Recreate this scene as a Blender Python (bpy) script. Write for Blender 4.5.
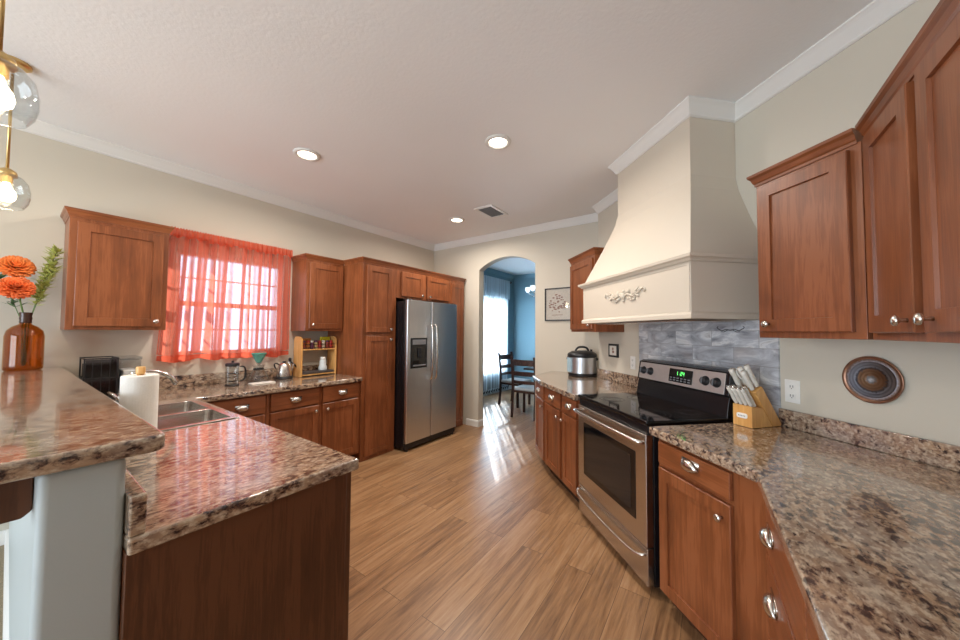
import bpy, bmesh, math, random
from mathutils import Matrix, Vector
random.seed(7)
for o in list(bpy.data.objects): bpy.data.objects.remove(o)
SC = bpy.context.scene
COL = SC.collection
S = 2 ** -.5
PI = math.pi
# ------------------------------------------------------------------ camera
H_CAM = 1.40
YAW, PITCH, ROLL = math.radians(35.1917), math.radians(2.0107), math.radians(0.3807)
fw = Vector((math.cos(YAW)*math.cos(PITCH), math.sin(YAW)*math.cos(PITCH), math.sin(PITCH)))
rt = fw.cross(Vector((0, 0, 1))).normalized()
up = rt.cross(fw)
r2 = math.cos(ROLL)*rt + math.sin(ROLL)*up
u2 = -math.sin(ROLL)*rt + math.cos(ROLL)*up
cd = bpy.data.cameras.new('camera'); cam = bpy.data.objects.new('camera', cd); COL.objects.link(cam)
cd.sensor_width = 36; cd.lens = 332.533/960*36; cd.clip_start = .02
m3 = Matrix((r2, u2, -fw)).transposed()
cam.matrix_world = Matrix.Translation((0, 0, H_CAM)) @ m3.to_4x4()
SC.camera = cam
# ------------------------------------------------------------------ world, sun, daylight, exposure
W = bpy.data.worlds.new('sky'); SC.world = W; W.use_nodes = True
W.node_tree.nodes['Background'].inputs[0].default_value = (.62, .80, 1, 1)
W.node_tree.nodes['Background'].inputs[1].default_value = 3.1
def light(name, kind, loc, rot, energy, color, **k):
    d = bpy.data.lights.new(name, kind); d.energy = energy; d.color = color
    for a, b in k.items(): setattr(d, a, b)
    o = bpy.data.objects.new(name, d); COL.objects.link(o); o.location = loc
    if isinstance(rot, Vector): o.rotation_euler = rot.to_track_quat('-Z', 'Y').to_euler()
    else: o.rotation_euler = rot
    return o
light('sun', 'SUN', (8, 8, 6), Vector((-.788, -.616, -.50)), 8, (1, .95, .86), angle=math.radians(.6))
# added fill lamp in an invented, unseen patio opening; daylight through the dining window
light('room_fill_lamp', 'AREA', (-3.42, 1.7, 1.3), Vector((1, 0, 0)), 130, (.84, .92, 1), shape='RECTANGLE', size=2.9, size_y=2.1)
light('dining_daylight', 'AREA', (6.3, 4.25, 1.35), Vector((0, -1, 0)), 130, (.74, .9, 1), shape='RECTANGLE', size=1.2, size_y=1.6)
SC.view_settings.view_transform = 'Standard'; SC.view_settings.look = 'None'
SC.view_settings.exposure = 0.0; SC.view_settings.gamma = 1; SC.view_settings.use_curve_mapping = False
CAN_W, WARM = 23, (1, .91, .82)

# ------------------------------------------------------------------ materials
def hexc(r, g, b):
    f = lambda c: c/12.92 if c <= .04045 else ((c+.055)/1.055)**2.4
    return (f(r/255), f(g/255), f(b/255), 1)
class NT:
    def __init__(s, name):
        s.m = bpy.data.materials.new(name); s.m.use_nodes = True
        s.t = s.m.node_tree; s.b = s.t.nodes['Principled BSDF']
    def n(s, kind, **k):
        nd = s.t.nodes.new(kind)
        for a, b in k.items():
            if a.startswith('i_'):
                a = a[2:]; a = int(a) if a.isdigit() else a.replace('_', ' ')
                nd.inputs[a].default_value = b
            else: setattr(nd, a, b)
        return nd
    def l(s, a, b): s.t.links.new(a, b)
    def coord(s, scale=(1, 1, 1), rnd=True):
        tc = s.n('ShaderNodeTexCoord'); mp = s.n('ShaderNodeMapping'); mp.inputs['Scale'].default_value = scale
        if rnd:
            oi = s.n('ShaderNodeObjectInfo'); mul = s.n('ShaderNodeVectorMath', operation='SCALE'); mul.inputs['Scale'].default_value = 13.7
            cmb = s.n('ShaderNodeCombineXYZ')
            for q in range(3): s.l(oi.outputs['Random'], cmb.inputs[q])
            s.l(cmb.outputs[0], mul.inputs[0]); add = s.n('ShaderNodeVectorMath', operation='ADD')
            s.l(tc.outputs['Object'], add.inputs[0]); s.l(mul.outputs[0], add.inputs[1]); s.l(add.outputs[0], mp.inputs[0])
        else: s.l(tc.outputs['Object'], mp.inputs[0])
        return mp.outputs[0]
    def ramp(s, fac, stops):
        r = s.n('ShaderNodeValToRGB'); e = r.color_ramp.elements
        while len(e) < len(stops): e.new(.5)
        for q, (p, c) in enumerate(stops): e[q].position = p; e[q].color = c
        s.l(fac, r.inputs[0]); return r.outputs[0]
    def bump(s, h, strength=.2, dist=.01):
        b = s.n('ShaderNodeBump'); b.inputs['Strength'].default_value = strength; b.inputs['Distance'].default_value = dist
        s.l(h, b.inputs['Height']); s.l(b.outputs[0], s.b.inputs['Normal'])
    def set(s, **k):
        for a, b in k.items(): s.b.inputs[a.replace('_', ' ')].default_value = b
def plain(name, col, rough=.5, metal=0, noise=.06, nscale=40, **k):
    t = NT(name); v = t.coord((1, 1, 1))
    nz = t.n('ShaderNodeTexNoise', i_Scale=nscale, i_Detail=4.0); t.l(v, nz.inputs['Vector'])
    lo = tuple(c*(1-noise) for c in col[:3])+(1,); hi = tuple(min(1, c*(1+noise)) for c in col[:3])+(1,)
    t.l(t.ramp(nz.outputs[0], [(.3, lo), (.7, hi)]), t.b.inputs['Base Color'])
    t.set(Roughness=rough, Metallic=metal, **k); return t.m
def wood(name, axis, dark, mid, lite, rough=.35, sc=1.0):
    t = NT(name)
    s_ = {'z': (14*sc, 14*sc, .9*sc), 'x': (.9*sc, 14*sc, 14*sc)}[axis]
    v = t.coord(s_)
    n1 = t.n('ShaderNodeTexNoise', i_Scale=1.6, i_Detail=8.0, i_Roughness=.65, i_Distortion=.6); t.l(v, n1.inputs['Vector'])
    v2 = t.coord(tuple(q*5 for q in s_)); n2 = t.n('ShaderNodeTexNoise', i_Scale=2.0, i_Detail=3.0); t.l(v2, n2.inputs['Vector'])
    v3 = t.coord((2.2, 2.2, 2.2)); n3 = t.n('ShaderNodeTexNoise', i_Scale=1.5, i_Detail=2.0); t.l(v3, n3.inputs['Vector'])
    a = t.n('ShaderNodeMath', operation='MULTIPLY_ADD', i_1=.35); t.l(n2.outputs[0], a.inputs[0]); t.l(n1.outputs[0], a.inputs[2])
    b = t.n('ShaderNodeMath', operation='MULTIPLY_ADD', i_1=.5); t.l(n3.outputs[0], b.inputs[0]); t.l(a.outputs[0], b.inputs[2])
    t.l(t.ramp(b.outputs[0], [(.62, dark), (.92, mid), (1.0, lite)]), t.b.inputs['Base Color'])
    t.set(Roughness=rough); t.b.inputs['Coat Weight'].default_value = .12; t.b.inputs['Coat Roughness'].default_value = .25
    t.bump(n2.outputs[0], .05, .003); return t.m
M = {}
M['wood'] = wood('cherry_wood', 'z', hexc(98, 53, 28), hexc(128, 71, 38), hexc(141, 82, 48))
M['wood_x'] = wood('cherry_wood_drawer', 'x', hexc(98, 53, 28), hexc(128, 71, 38), hexc(141, 82, 48))
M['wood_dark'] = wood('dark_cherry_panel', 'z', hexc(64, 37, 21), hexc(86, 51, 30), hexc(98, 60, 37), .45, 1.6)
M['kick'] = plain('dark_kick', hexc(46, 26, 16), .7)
M['bamboo'] = wood('light_wood', 'z', hexc(190, 132, 70), hexc(214, 160, 92), hexc(226, 176, 110), .4)
M['chairwood'] = wood('espresso_wood', 'x', hexc(38, 24, 20), hexc(62, 40, 32), hexc(80, 54, 44), .3)
def granite():
    t = NT('granite_laminate')
    v = t.coord((1, 1.7, 1.7), rnd=False); v2 = t.coord((1, 1, 1), rnd=False)
    n1 = t.n('ShaderNodeTexNoise', i_Scale=30.0, i_Detail=6.0, i_Roughness=.66, i_Distortion=.35); t.l(v, n1.inputs['Vector'])
    n2 = t.n('ShaderNodeTexNoise', i_Scale=70.0, i_Detail=4.0, i_Roughness=.7); t.l(v2, n2.inputs['Vector'])
    n3 = t.n('ShaderNodeTexNoise', i_Scale=5.0, i_Detail=4.0, i_Roughness=.6); t.l(v, n3.inputs['Vector'])
    n4 = t.n('ShaderNodeTexNoise', i_Scale=46.0, i_Detail=5.0, i_Roughness=.65); t.l(v, n4.inputs['Vector'])
    base = t.ramp(n3.outputs[0], [(.3, hexc(150, 112, 86)), (.45, hexc(172, 146, 120)), (.55, hexc(142, 118, 100)), (.7, hexc(160, 148, 134))])
    lite = t.ramp(n4.outputs[0], [(.47, (0, 0, 0, 1)), (.62, (.7, .7, .7, 1))])
    m1 = t.n('ShaderNodeMix', data_type='RGBA'); t.l(lite, m1.inputs[0]); t.l(base, m1.inputs[6]); m1.inputs[7].default_value = hexc(206, 190, 168)
    a = t.n('ShaderNodeMath', operation='MULTIPLY_ADD', i_1=.5); t.l(n3.outputs[0], a.inputs[0]); t.l(n1.outputs[0], a.inputs[2])
    brn = t.ramp(a.outputs[0], [(.64, (1, 1, 1, 1)), (.78, (0, 0, 0, 1))])
    m2 = t.n('ShaderNodeMix', data_type='RGBA'); t.l(brn, m2.inputs[0]); t.l(m1.outputs[2], m2.inputs[6]); m2.inputs[7].default_value = hexc(92, 70, 60)
    b = t.n('ShaderNodeMath', operation='MULTIPLY_ADD', i_1=.4); t.l(n2.outputs[0], b.inputs[0]); t.l(a.outputs[0], b.inputs[2])
    drk = t.ramp(b.outputs[0], [(.79, (1, 1, 1, 1)), (.87, (0, 0, 0, 1))])
    m3 = t.n('ShaderNodeMix', data_type='RGBA'); t.l(drk, m3.inputs[0]); t.l(m2.outputs[2], m3.inputs[6]); m3.inputs[7].default_value = hexc(44, 40, 42)
    t.l(m3.outputs[2], t.b.inputs['Base Color'])
    t.set(Roughness=.16); t.b.inputs['Specular IOR Level'].default_value = .6; t.b.inputs['Coat Weight'].default_value = .78; t.b.inputs['Coat Roughness'].default_value = .06; t.b.inputs['Coat IOR'].default_value = 1.5
    return t.m
M['granite'] = granite()
def planks():
    t = NT('plank_floor'); v = t.coord((1, 1, 1), rnd=False)
    br = t.n('ShaderNodeTexBrick', offset=.37, offset_frequency=2, i_Scale=1.0)
    br.inputs['Mortar Size'].default_value = .0012; br.inputs['Brick Width'].default_value = 1.22; br.inputs['Row Height'].default_value = .15
    br.inputs['Color1'].default_value = (0, 0, 0, 1); br.inputs['Color2'].default_value = (1, 1, 1, 1); br.inputs['Mortar'].default_value = (.2, .2, .2, 1)
    br.inputs['Mortar Smooth'].default_value = .2
    t.l(v, br.inputs['Vector'])
    sx = t.n('ShaderNodeVectorMath', operation='MULTIPLY_ADD'); sx.inputs[1].default_value = (9, 9, 9); t.l(br.outputs['Color'], sx.inputs[0]); t.l(v, sx.inputs[2])
    mp = t.n('ShaderNodeMapping'); mp.inputs['Scale'].default_value = (1.1, 15, 1); t.l(sx.outputs[0], mp.inputs[0])
    n1 = t.n('ShaderNodeTexNoise', i_Scale=2.0, i_Detail=9.0, i_Roughness=.68, i_Distortion=.5); t.l(mp.outputs[0], n1.inputs['Vector'])
    mp2 = t.n('ShaderNodeMapping'); mp2.inputs['Scale'].default_value = (5, 70, 1); t.l(sx.outputs[0], mp2.inputs[0])
    n2 = t.n('ShaderNodeTexNoise', i_Scale=1.0, i_Detail=4.0); t.l(mp2.outputs[0], n2.inputs['Vector'])
    a = t.n('ShaderNodeMath', operation='MULTIPLY_ADD', i_1=.16); t.l(br.outputs['Color'], a.inputs[0]); t.l(n1.outputs[0], a.inputs[2])
    b = t.n('ShaderNodeMath', operation='MULTIPLY_ADD', i_1=.30); t.l(n2.outputs[0], b.inputs[0]); t.l(a.outputs[0], b.inputs[2])
    c = t.ramp(b.outputs[0], [(.42, hexc(88, 62, 42)), (.62, hexc(132, 97, 66)), (.78, hexc(156, 118, 82)), (1.0, hexc(176, 140, 104))])
    mx = t.n('ShaderNodeMix', data_type='RGBA'); t.l(br.outputs['Fac'], mx.inputs[0]); t.l(c, mx.inputs[6]); mx.inputs[7].default_value = hexc(80, 56, 40)
    t.l(mx.outputs[2], t.b.inputs['Base Color'])
    rr = t.n('ShaderNodeMath', operation='MULTIPLY_ADD', i_1=.18, i_2=.26); t.l(n2.outputs[0], rr.inputs[0]); t.l(rr.outputs[0], t.b.inputs['Roughness'])
    t.bump(b.outputs[0], .12, .002); return t.m
M['planks'] = planks()
def paint(name, col, rough=.65, scale=180, strength=.08):
    t = NT(name); v = t.coord((1, 1, 1), rnd=False)
    n1 = t.n('ShaderNodeTexNoise', i_Scale=float(scale), i_Detail=3.0); t.l(v, n1.inputs['Vector'])
    n2 = t.n('ShaderNodeTexNoise', i_Scale=1.2, i_Detail=2.0); t.l(v, n2.inputs['Vector'])
    t.l(t.ramp(n2.outputs[0], [(.3, tuple(c*.97 for c in col[:3])+(1,)), (.7, col)]), t.b.inputs['Base Color'])
    t.set(Roughness=rough); t.bump(n1.outputs[0], strength, .004); return t.m
M['wall'] = paint('wall_paint', hexc(206, 198, 182))
M['hoodpaint'] = paint('hood_paint', hexc(208, 197, 180), .5, 220, .03)
M['ceil'] = paint('ceiling_paint', hexc(240, 240, 240), .8, 55, .25)
M['trim'] = paint('white_trim', hexc(228, 226, 221), .4, 200, .01)
M['bluewall'] = paint('teal_wall', hexc(118, 154, 168), .6)
M['pony'] = paint('half_wall_paint', hexc(178, 186, 186), .4, 200, .04)
def carpet():
    t = NT('carpet'); v = t.coord((1, 1, 1)); n1 = t.n('ShaderNodeTexNoise', i_Scale=220.0, i_Detail=4.0); t.l(v, n1.inputs['Vector'])
    t.l(t.ramp(n1.outputs[0], [(.3, hexc(116, 104, 82)), (.7, hexc(168, 152, 124))]), t.b.inputs['Base Color'])
    t.set(Roughness=.95); t.bump(n1.outputs[0], .6, .01); return t.m
M['carpet'] = carpet()
def tile():
    t = NT('marble_tile'); tc = t.n('ShaderNodeTexCoord'); sp = t.n('ShaderNodeSeparateXYZ'); t.l(tc.outputs['Object'], sp.inputs[0])
    cb = t.n('ShaderNodeCombineXYZ'); t.l(sp.outputs['X'], cb.inputs[0]); t.l(sp.outputs['Z'], cb.inputs[1])
    br = t.n('ShaderNodeTexBrick', offset=.5, i_Scale=1.0); t.l(cb.outputs[0], br.inputs['Vector'])
    br.inputs['Brick Width'].default_value = .32; br.inputs['Row Height'].default_value = .102; br.inputs['Mortar Size'].default_value = .0016
    br.inputs['Color1'].default_value = (0, 0, 0, 1); br.inputs['Color2'].default_value = (1, 1, 1, 1)
    mp = t.n('ShaderNodeVectorMath', operation='MULTIPLY_ADD'); mp.inputs[1].default_value = (5, 5, 5); t.l(br.outputs['Color'], mp.inputs[0]); t.l(cb.outputs[0], mp.inputs[2])
    m2 = t.n('ShaderNodeMapping'); m2.inputs['Rotation'].default_value = (0, 0, .5); m2.inputs['Scale'].default_value = (2.6, 7, 1); t.l(mp.outputs[0], m2.inputs[0])
    n1 = t.n('ShaderNodeTexNoise', i_Scale=1.6, i_Detail=9.0, i_Roughness=.62, i_Distortion=1.2); t.l(m2.outputs[0], n1.inputs['Vector'])
    c = t.ramp(n1.outputs[0], [(.30, hexc(122, 124, 130)), (.42, hexc(170, 173, 179)), (.54, hexc(198, 202, 207)), (.62, hexc(230, 232, 233)), (.69, hexc(182, 180, 180)), (.82, hexc(158, 150, 146))])
    n3 = t.n('ShaderNodeTexNoise', i_Scale=3.0, i_Detail=2.0); t.l(mp.outputs[0], n3.inputs['Vector'])
    f3 = t.ramp(n3.outputs[0], [(.60, (0, 0, 0, 1)), (.75, (.55, .55, .55, 1))])
    m0 = t.n('ShaderNodeMix', data_type='RGBA'); t.l(f3, m0.inputs[0]); t.l(c, m0.inputs[6]); m0.inputs[7].default_value = hexc(150, 118, 96)
    mx = t.n('ShaderNodeMix', data_type='RGBA'); t.l(br.outputs['Fac'], mx.inputs[0]); t.l(m0.outputs[2], mx.inputs[6]); mx.inputs[7].default_value = hexc(150, 150, 150)
    t.l(mx.outputs[2], t.b.inputs['Base Color']); t.set(Roughness=.3)
    inv = t.n('ShaderNodeMath', operation='SUBTRACT', i_0=1.0); t.l(br.outputs['Fac'], inv.inputs[1]); t.bump(inv.outputs[0], .4, .002); return t.m
M['tile'] = tile()
def steel(name, col, rough=.3, axis=(2, 2, 160)):
    t = NT(name); v = t.coord(axis); n1 = t.n('ShaderNodeTexNoise', i_Scale=3.0, i_Detail=4.0); t.l(v, n1.inputs['Vector'])
    t.l(t.ramp(n1.outputs[0], [(.3, tuple(c*.93 for c in col[:3])+(1,)), (.7, col)]), t.b.inputs['Base Color'])
    t.set(Metallic=1.0, Roughness=rough); t.bump(n1.outputs[0], .03, .001); return t.m
M['steel'] = steel('brushed_steel', hexc(210, 205, 200), .27)
M['steel2'] = steel('brushed_steel_fridge', hexc(212, 214, 218), .31, (160, 160, 2))
M['sink'] = steel('sink_steel', hexc(206, 204, 200), .22)
M['panel'] = plain('panel_steel', hexc(196, 188, 184), .42, .55, .03)
M['chrome'] = plain('chrome', hexc(225, 222, 218), .12, 1.0, .02)
M['nickel'] = plain('satin_nickel', hexc(216, 210, 202), .22, 1.0, .03)
M['brass'] = plain('brass', hexc(208, 178, 122), .32, 1.0, .04)
M['black'] = plain('black_enamel', hexc(22, 22, 25), .25)
M['blackplastic'] = plain('black_plastic', hexc(30, 30, 33), .4)
M['blackglass'] = plain('black_glass', hexc(12, 12, 14), .06)
M['ovenglass'] = plain('oven_glass', hexc(34, 32, 32), .08)
M['grey'] = plain('grey_plastic', hexc(120, 122, 126), .4)
M['burner'] = plain('burner_ring', hexc(52, 52, 56), .25)
M['white'] = plain('white_plastic', hexc(234, 232, 226), .35, 0, .02)
M['paper'] = plain('paper_towel', hexc(240, 236, 228), .9, 0, .03, 160)
M['plaqueface'] = plain('cream_card', hexc(226, 222, 212), .6)
M['handle_w'] = plain('ivory_handle', hexc(222, 218, 208), .35, 0, .03)
M['teal'] = plain('teal_ceramic', hexc(92, 158, 142), .4)
M['cushion'] = plain('pale_cushion', hexc(186, 196, 200), .9)
M['green'] = plain('green_leaf', hexc(182, 190, 104), .55, 0, .25, 60)
M['leafdark'] = plain('dark_leaf', hexc(80, 112, 70), .6, 0, .2, 60)
M['stem'] = plain('stem_green', hexc(92, 120, 60), .6)
M['orange'] = plain('orange_petal', hexc(230, 128, 58), .6, 0, .22, 30)
M['orange2'] = plain('red_orange_petal', hexc(224, 106, 46), .6, 0, .22, 30)
M['vent'] = plain('vent_dark', hexc(70, 72, 76), .7)
M['copper'] = plain('aged_copper', hexc(140, 104, 84), .35, .8, .2, 50)
M['bottlewhite'] = plain('pale_blue_bottle', hexc(206, 216, 218), .35, 0, .03)
M['mat'] = plain('dark_tray', hexc(74, 68, 66), .5)
M['tileart'] = plain('grey_ink', hexc(62, 64, 70), .5)
M['ink'] = plain('sepia_ink', hexc(146, 104, 86), .7)
M['ledge'] = plain('display_green', hexc(30, 60, 30), .3)
def emis(name, col, st):
    t = NT(name); t.set(Base_Color=col, Roughness=.4); t.b.inputs['Emission Color'].default_value = col; t.b.inputs['Emission Strength'].default_value = st; return t.m
M['digit'] = emis('green_digits', (.15, 1, .2, 1), 1.6)
M['canlens'] = emis('lit_lens', (1, .86, .70, 1), 7)
M['bulb'] = emis('lit_bulb', (1, .80, .55, 1), 14)
M['chbulb'] = emis('frosted_bulb', (.85, .93, 1, 1), 1.2)
def glass(name, col, rough=.02, ior=1.45, tint=.92):
    t = NT(name); out = t.t.nodes['Material Output']
    tr = t.n('ShaderNodeBsdfTransparent'); tr.inputs[0].default_value = col
    gl = t.n('ShaderNodeBsdfGlossy'); gl.inputs['Roughness'].default_value = rough
    fr = t.n('ShaderNodeLayerWeight'); pw = t.n('ShaderNodeMath', operation='POWER', i_1=3.5); t.l(fr.outputs['Facing'], pw.inputs[0]); ad = t.n('ShaderNodeMath', operation='MULTIPLY_ADD', i_1=.55, i_2=.045); t.l(pw.outputs[0], ad.inputs[0])
    mx = t.n('ShaderNodeMixShader'); t.l(ad.outputs[0], mx.inputs[0]); t.l(tr.outputs[0], mx.inputs[1]); t.l(gl.outputs[0], mx.inputs[2])
    t.l(mx.outputs[0], out.inputs[0]); return t.m
M['glass'] = glass('clear_glass', (.93, .94, .94, 1), .03, 1.6)
M['pane'] = glass('window_pane', (.95, .97, 1, 1))
M['amber'] = glass('amber_glass', (.82, .55, .27, 1), .04, 1.55)
M['smoke'] = glass('smoky_plastic', (.42, .42, .46, 1), .08, 1.5)
M['frost'] = glass('clear_plastic', (.86, .88, .9, 1), .15, 1.6)
def sheer(name, col, transp, weave=900):
    t = NT(name); out = t.t.nodes['Material Output']; v = t.coord((1, 1, 1))
    nz = t.n('ShaderNodeTexNoise', i_Scale=float(weave), i_Detail=2.0); t.l(v, nz.inputs['Vector'])
    c = t.ramp(nz.outputs[0], [(.3, tuple(q*.9 for q in col[:3])+(1,)), (.7, col)])
    d = t.n('ShaderNodeBsdfDiffuse'); t.l(c, d.inputs[0]); tl = t.n('ShaderNodeBsdfTranslucent'); t.l(c, tl.inputs[0])
    m1 = t.n('ShaderNodeMixShader'); m1.inputs[0].default_value = .6; t.l(d.outputs[0], m1.inputs[1]); t.l(tl.outputs[0], m1.inputs[2])
    tr = t.n('ShaderNodeBsdfTransparent'); tr.inputs[0].default_value = tuple(.88+.12*q for q in col[:3])+(1,)
    lw = t.n('ShaderNodeLayerWeight', i_Blend=.5); ft = t.n('ShaderNodeMapRange'); ft.inputs['From Min'].default_value = .04; ft.inputs['From Max'].default_value = .27; ft.inputs['To Min'].default_value = transp; ft.inputs['To Max'].default_value = transp*.06; t.l(lw.outputs['Facing'], ft.inputs[0]); m2 = t.n('ShaderNodeMixShader'); t.l(ft.outputs[0], m2.inputs[0]); t.l(m1.outputs[0], m2.inputs[1]); t.l(tr.outputs[0], m2.inputs[2])
    t.l(m2.outputs[0], out.inputs[0]); return t.m
M['curtain'] = sheer('coral_sheer', hexc(230, 126, 100), .54)
M['hem'] = sheer('coral_hem', hexc(224, 104, 76), .12)
M['sheer'] = sheer('white_sheer', hexc(236, 242, 246), .62)
M['valance'] = sheer('white_lace', hexc(224, 234, 240), .4)
def platemat():
    t = NT('engraved_plate'); tc = t.n('ShaderNodeTexCoord'); ln = t.n('ShaderNodeVectorMath', operation='LENGTH')
    mp = t.n('ShaderNodeMapping'); mp.inputs['Scale'].default_value = (1, 0, 1); t.l(tc.outputs['Object'], mp.inputs[0]); t.l(mp.outputs[0], ln.inputs[0])
    nz = t.n('ShaderNodeTexNoise', i_Scale=120.0, i_Detail=4.0); t.l(tc.outputs['Object'], nz.inputs['Vector'])
    a = t.n('ShaderNodeMath', operation='MULTIPLY_ADD', i_1=10.0); t.l(ln.outputs['Value'], a.inputs[0])
    b = t.n('ShaderNodeMath', operation='MULTIPLY_ADD', i_1=.22, i_2=-.11); t.l(nz.outputs[0], b.inputs[0]); t.l(b.outputs[0], a.inputs[2])
    t.l(t.ramp(a.outputs[0], [(.0, hexc(170, 170, 172)), (.13, hexc(128, 124, 124)), (.2, hexc(140, 104, 76)), (.43, hexc(150, 112, 84)), (.5, hexc(96, 92, 98)), (.56, hexc(158, 160, 172)), (.78, hexc(150, 148, 156)), (.86, hexc(120, 96, 84))]), t.b.inputs['Base Color'])
    t.set(Roughness=.45, Metallic=.2)
    w = t.n('ShaderNodeMath', operation='SINE'); q = t.n('ShaderNodeMath', operation='MULTIPLY', i_1=500.0); t.l(ln.outputs['Value'], q.inputs[0]); t.l(q.outputs[0], w.inputs[0])
    t.bump(w.outputs[0], .25, .002); return t.m
M['plate'] = platemat()

# ------------------------------------------------------------------ mesh helpers
FR = {'W': 0, 'L': PI, 'H': PI/4, 'B': PI/2, 'E': math.radians(38)}
ROOT = {}
class MB:
    def __init__(s): s.bm = bmesh.new(); s.T = None
    def _v(s, co):
        co = Vector(co)
        if s.T: co = s.T @ co
        return s.bm.verts.new(co)
    def face(s, vs):
        try: return s.bm.faces.new(vs)
        except ValueError: return None
    def box(s, x0, x1, y0, y1, z0, z1):
        v = [s._v((x, y, z)) for x in (x0, x1) for y in (y0, y1) for z in (z0, z1)]
        for f in ((0, 1, 3, 2), (4, 6, 7, 5), (0, 4, 5, 1), (2, 3, 7, 6), (0, 2, 6, 4), (1, 5, 7, 3)): s.face([v[i] for i in f])
        return s
    def prism(s, pts, a0, a1, axis='z'):
        mk = {'z': lambda p, a: (p[0], p[1], a), 'y': lambda p, a: (p[0], a, p[1]), 'x': lambda p, a: (a, p[0], p[1])}[axis]
        A = [s._v(mk(p, a0)) for p in pts]; B = [s._v(mk(p, a1)) for p in pts]; n = len(pts)
        s.face(A); s.face(B[::-1])
        for i in range(n): s.face([A[i], A[(i+1) % n], B[(i+1) % n], B[i]])
        return s
    def cells(s, xs, ys, fill, z0, z1):
        V = {}
        def g(i, j, k):
            if (i, j, k) not in V: V[i, j, k] = s._v((xs[i], ys[j], (z0, z1)[k]))
            return V[i, j, k]
        for (i, j) in fill:
            s.face([g(i, j, 1), g(i+1, j, 1), g(i+1, j+1, 1), g(i, j+1, 1)]); s.face([g(i, j, 0), g(i, j+1, 0), g(i+1, j+1, 0), g(i+1, j, 0)])
            for (di, dj, a, b) in ((-1, 0, (i, j+1), (i, j)), (1, 0, (i+1, j), (i+1, j+1)), (0, -1, (i, j), (i+1, j)), (0, 1, (i+1, j+1), (i, j+1))):
                if (i+di, j+dj) not in fill: s.face([g(*a, 0), g(*b, 0), g(*b, 1), g(*a, 1)])
        return s
    def lathe(s, prof, c=(0, 0, 0), seg=24, R=None, sx=1, sy=1):
        c = Vector(c); rings = []
        for r, z in prof:
            if r < 1e-6:
                p = Vector((0, 0, z)); p = R @ p if R else p; rings.append([s._v(c+p)])
            else:
                ring = []
                for k in range(seg):
                    a = 2*PI*k/seg; p = Vector((r*math.cos(a)*sx, r*math.sin(a)*sy, z)); p = R @ p if R else p; ring.append(s._v(c+p))
                rings.append(ring)
        for A, B in zip(rings, rings[1:]):
            for k in range(seg):
                k2 = (k+1) % seg
                if len(A) == 1 and len(B) == 1: continue
                if len(A) == 1: s.face([A[0], B[k], B[k2]])
                elif len(B) == 1: s.face([A[k2], A[k], B[0]])
                else: s.face([A[k], B[k], B[k2], A[k2]])
        for ring, fl in ((rings[0], 1), (rings[-1], 0)):
            if len(ring) > 1 and not getattr(s, 'open', False): s.face(ring if not fl else ring[::-1])
        return s
    def cyl(s, a, b, r, seg=16, r1=None):
        a, b = Vector(a), Vector(b); d = b-a; R = d.to_track_quat('Z', 'Y').to_matrix()
        return s.lathe([(r, 0), (r if r1 is None else r1, d.length)], a, seg, R)
    def tube(s, pts, r, seg=8, radii=None):
        P = [Vector(p) for p in pts]; rings = []; up_ = Vector((0, 0, 1)); prev = None
        for i, p in enumerate(P):
            d = (P[min(i+1, len(P)-1)]-P[max(i-1, 0)]).normalized()
            if prev is None:
                x = d.cross(up_); x = d.cross(Vector((1, 0, 0))) if x.length < 1e-3 else x
            else: x = prev - d*prev.dot(d)
            x.normalize(); prev = x; y = d.cross(x); rr = radii[i] if radii else r
            rings.append([s._v(p+rr*(math.cos(2*PI*k/seg)*x+math.sin(2*PI*k/seg)*y)) for k in range(seg)])
        for A, B in zip(rings, rings[1:]):
            for k in range(seg): s.face([A[k], A[(k+1) % seg], B[(k+1) % seg], B[k]])
        s.face(rings[0][::-1]); s.face(rings[-1]); return s
    def sphere(s, c, r, seg=16, n=8, sc=(1, 1, 1), R=None):
        prof = [(r*math.sin(PI*i/n), -r*math.cos(PI*i/n)*sc[2]) for i in range(n+1)]; prof[0] = (0, prof[0][1]); prof[-1] = (0, prof[-1][1])
        return s.lathe(prof, c, seg, R, sc[0], sc[1])
    def sweep(s, prof, path, z=0, closed=False, side=1):
        n = len(path); rows = []
        for i, p in enumerate(path):
            p = Vector(p).to_2d(); ds = []
            if closed or i > 0: ds.append((p-Vector(path[i-1]).to_2d()).normalized())
            if closed or i < n-1: ds.append((Vector(path[(i+1) % n]).to_2d()-p).normalized())
            ns = [Vector((d.y, -d.x))*side for d in ds]
            m = sum(ns, Vector((0, 0))); m = m/m.dot(ns[0]) if len(ns) > 1 else ns[0]
            rows.append([s._v((p.x+m.x*o, p.y+m.y*o, z+zz)) for o, zz in prof])
        k = len(prof)
        for A, B in (zip(rows, rows[1:]+rows[:1]) if closed else zip(rows, rows[1:])):
            for i in range(k): s.face([A[i], B[i], B[(i+1) % k], A[(i+1) % k]])
        if not closed: s.face(rows[0]); s.face(rows[-1][::-1])
        return s
    def shaker(s, x0, x1, z0, z1, yf, t=.02, fw_=.058, rec=.009):
        def rect(i, y): return [s._v(p) for p in ((x0+i, y, z0+i), (x1-i, y, z0+i), (x1-i, y, z1-i), (x0+i, y, z1-i))]
        A, B, C, D, E = rect(.003, yf), rect(fw_, yf), rect(fw_+.0015, yf-rec), rect(0, yf-t), rect(0, yf-.003)
        for P, Q in ((A, B), (B, C), (D, E), (E, A)):
            for i in range(4): s.face([P[i], P[(i+1) % 4], Q[(i+1) % 4], Q[i]])
        s.face(C); s.face(D[::-1]); return s
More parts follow.
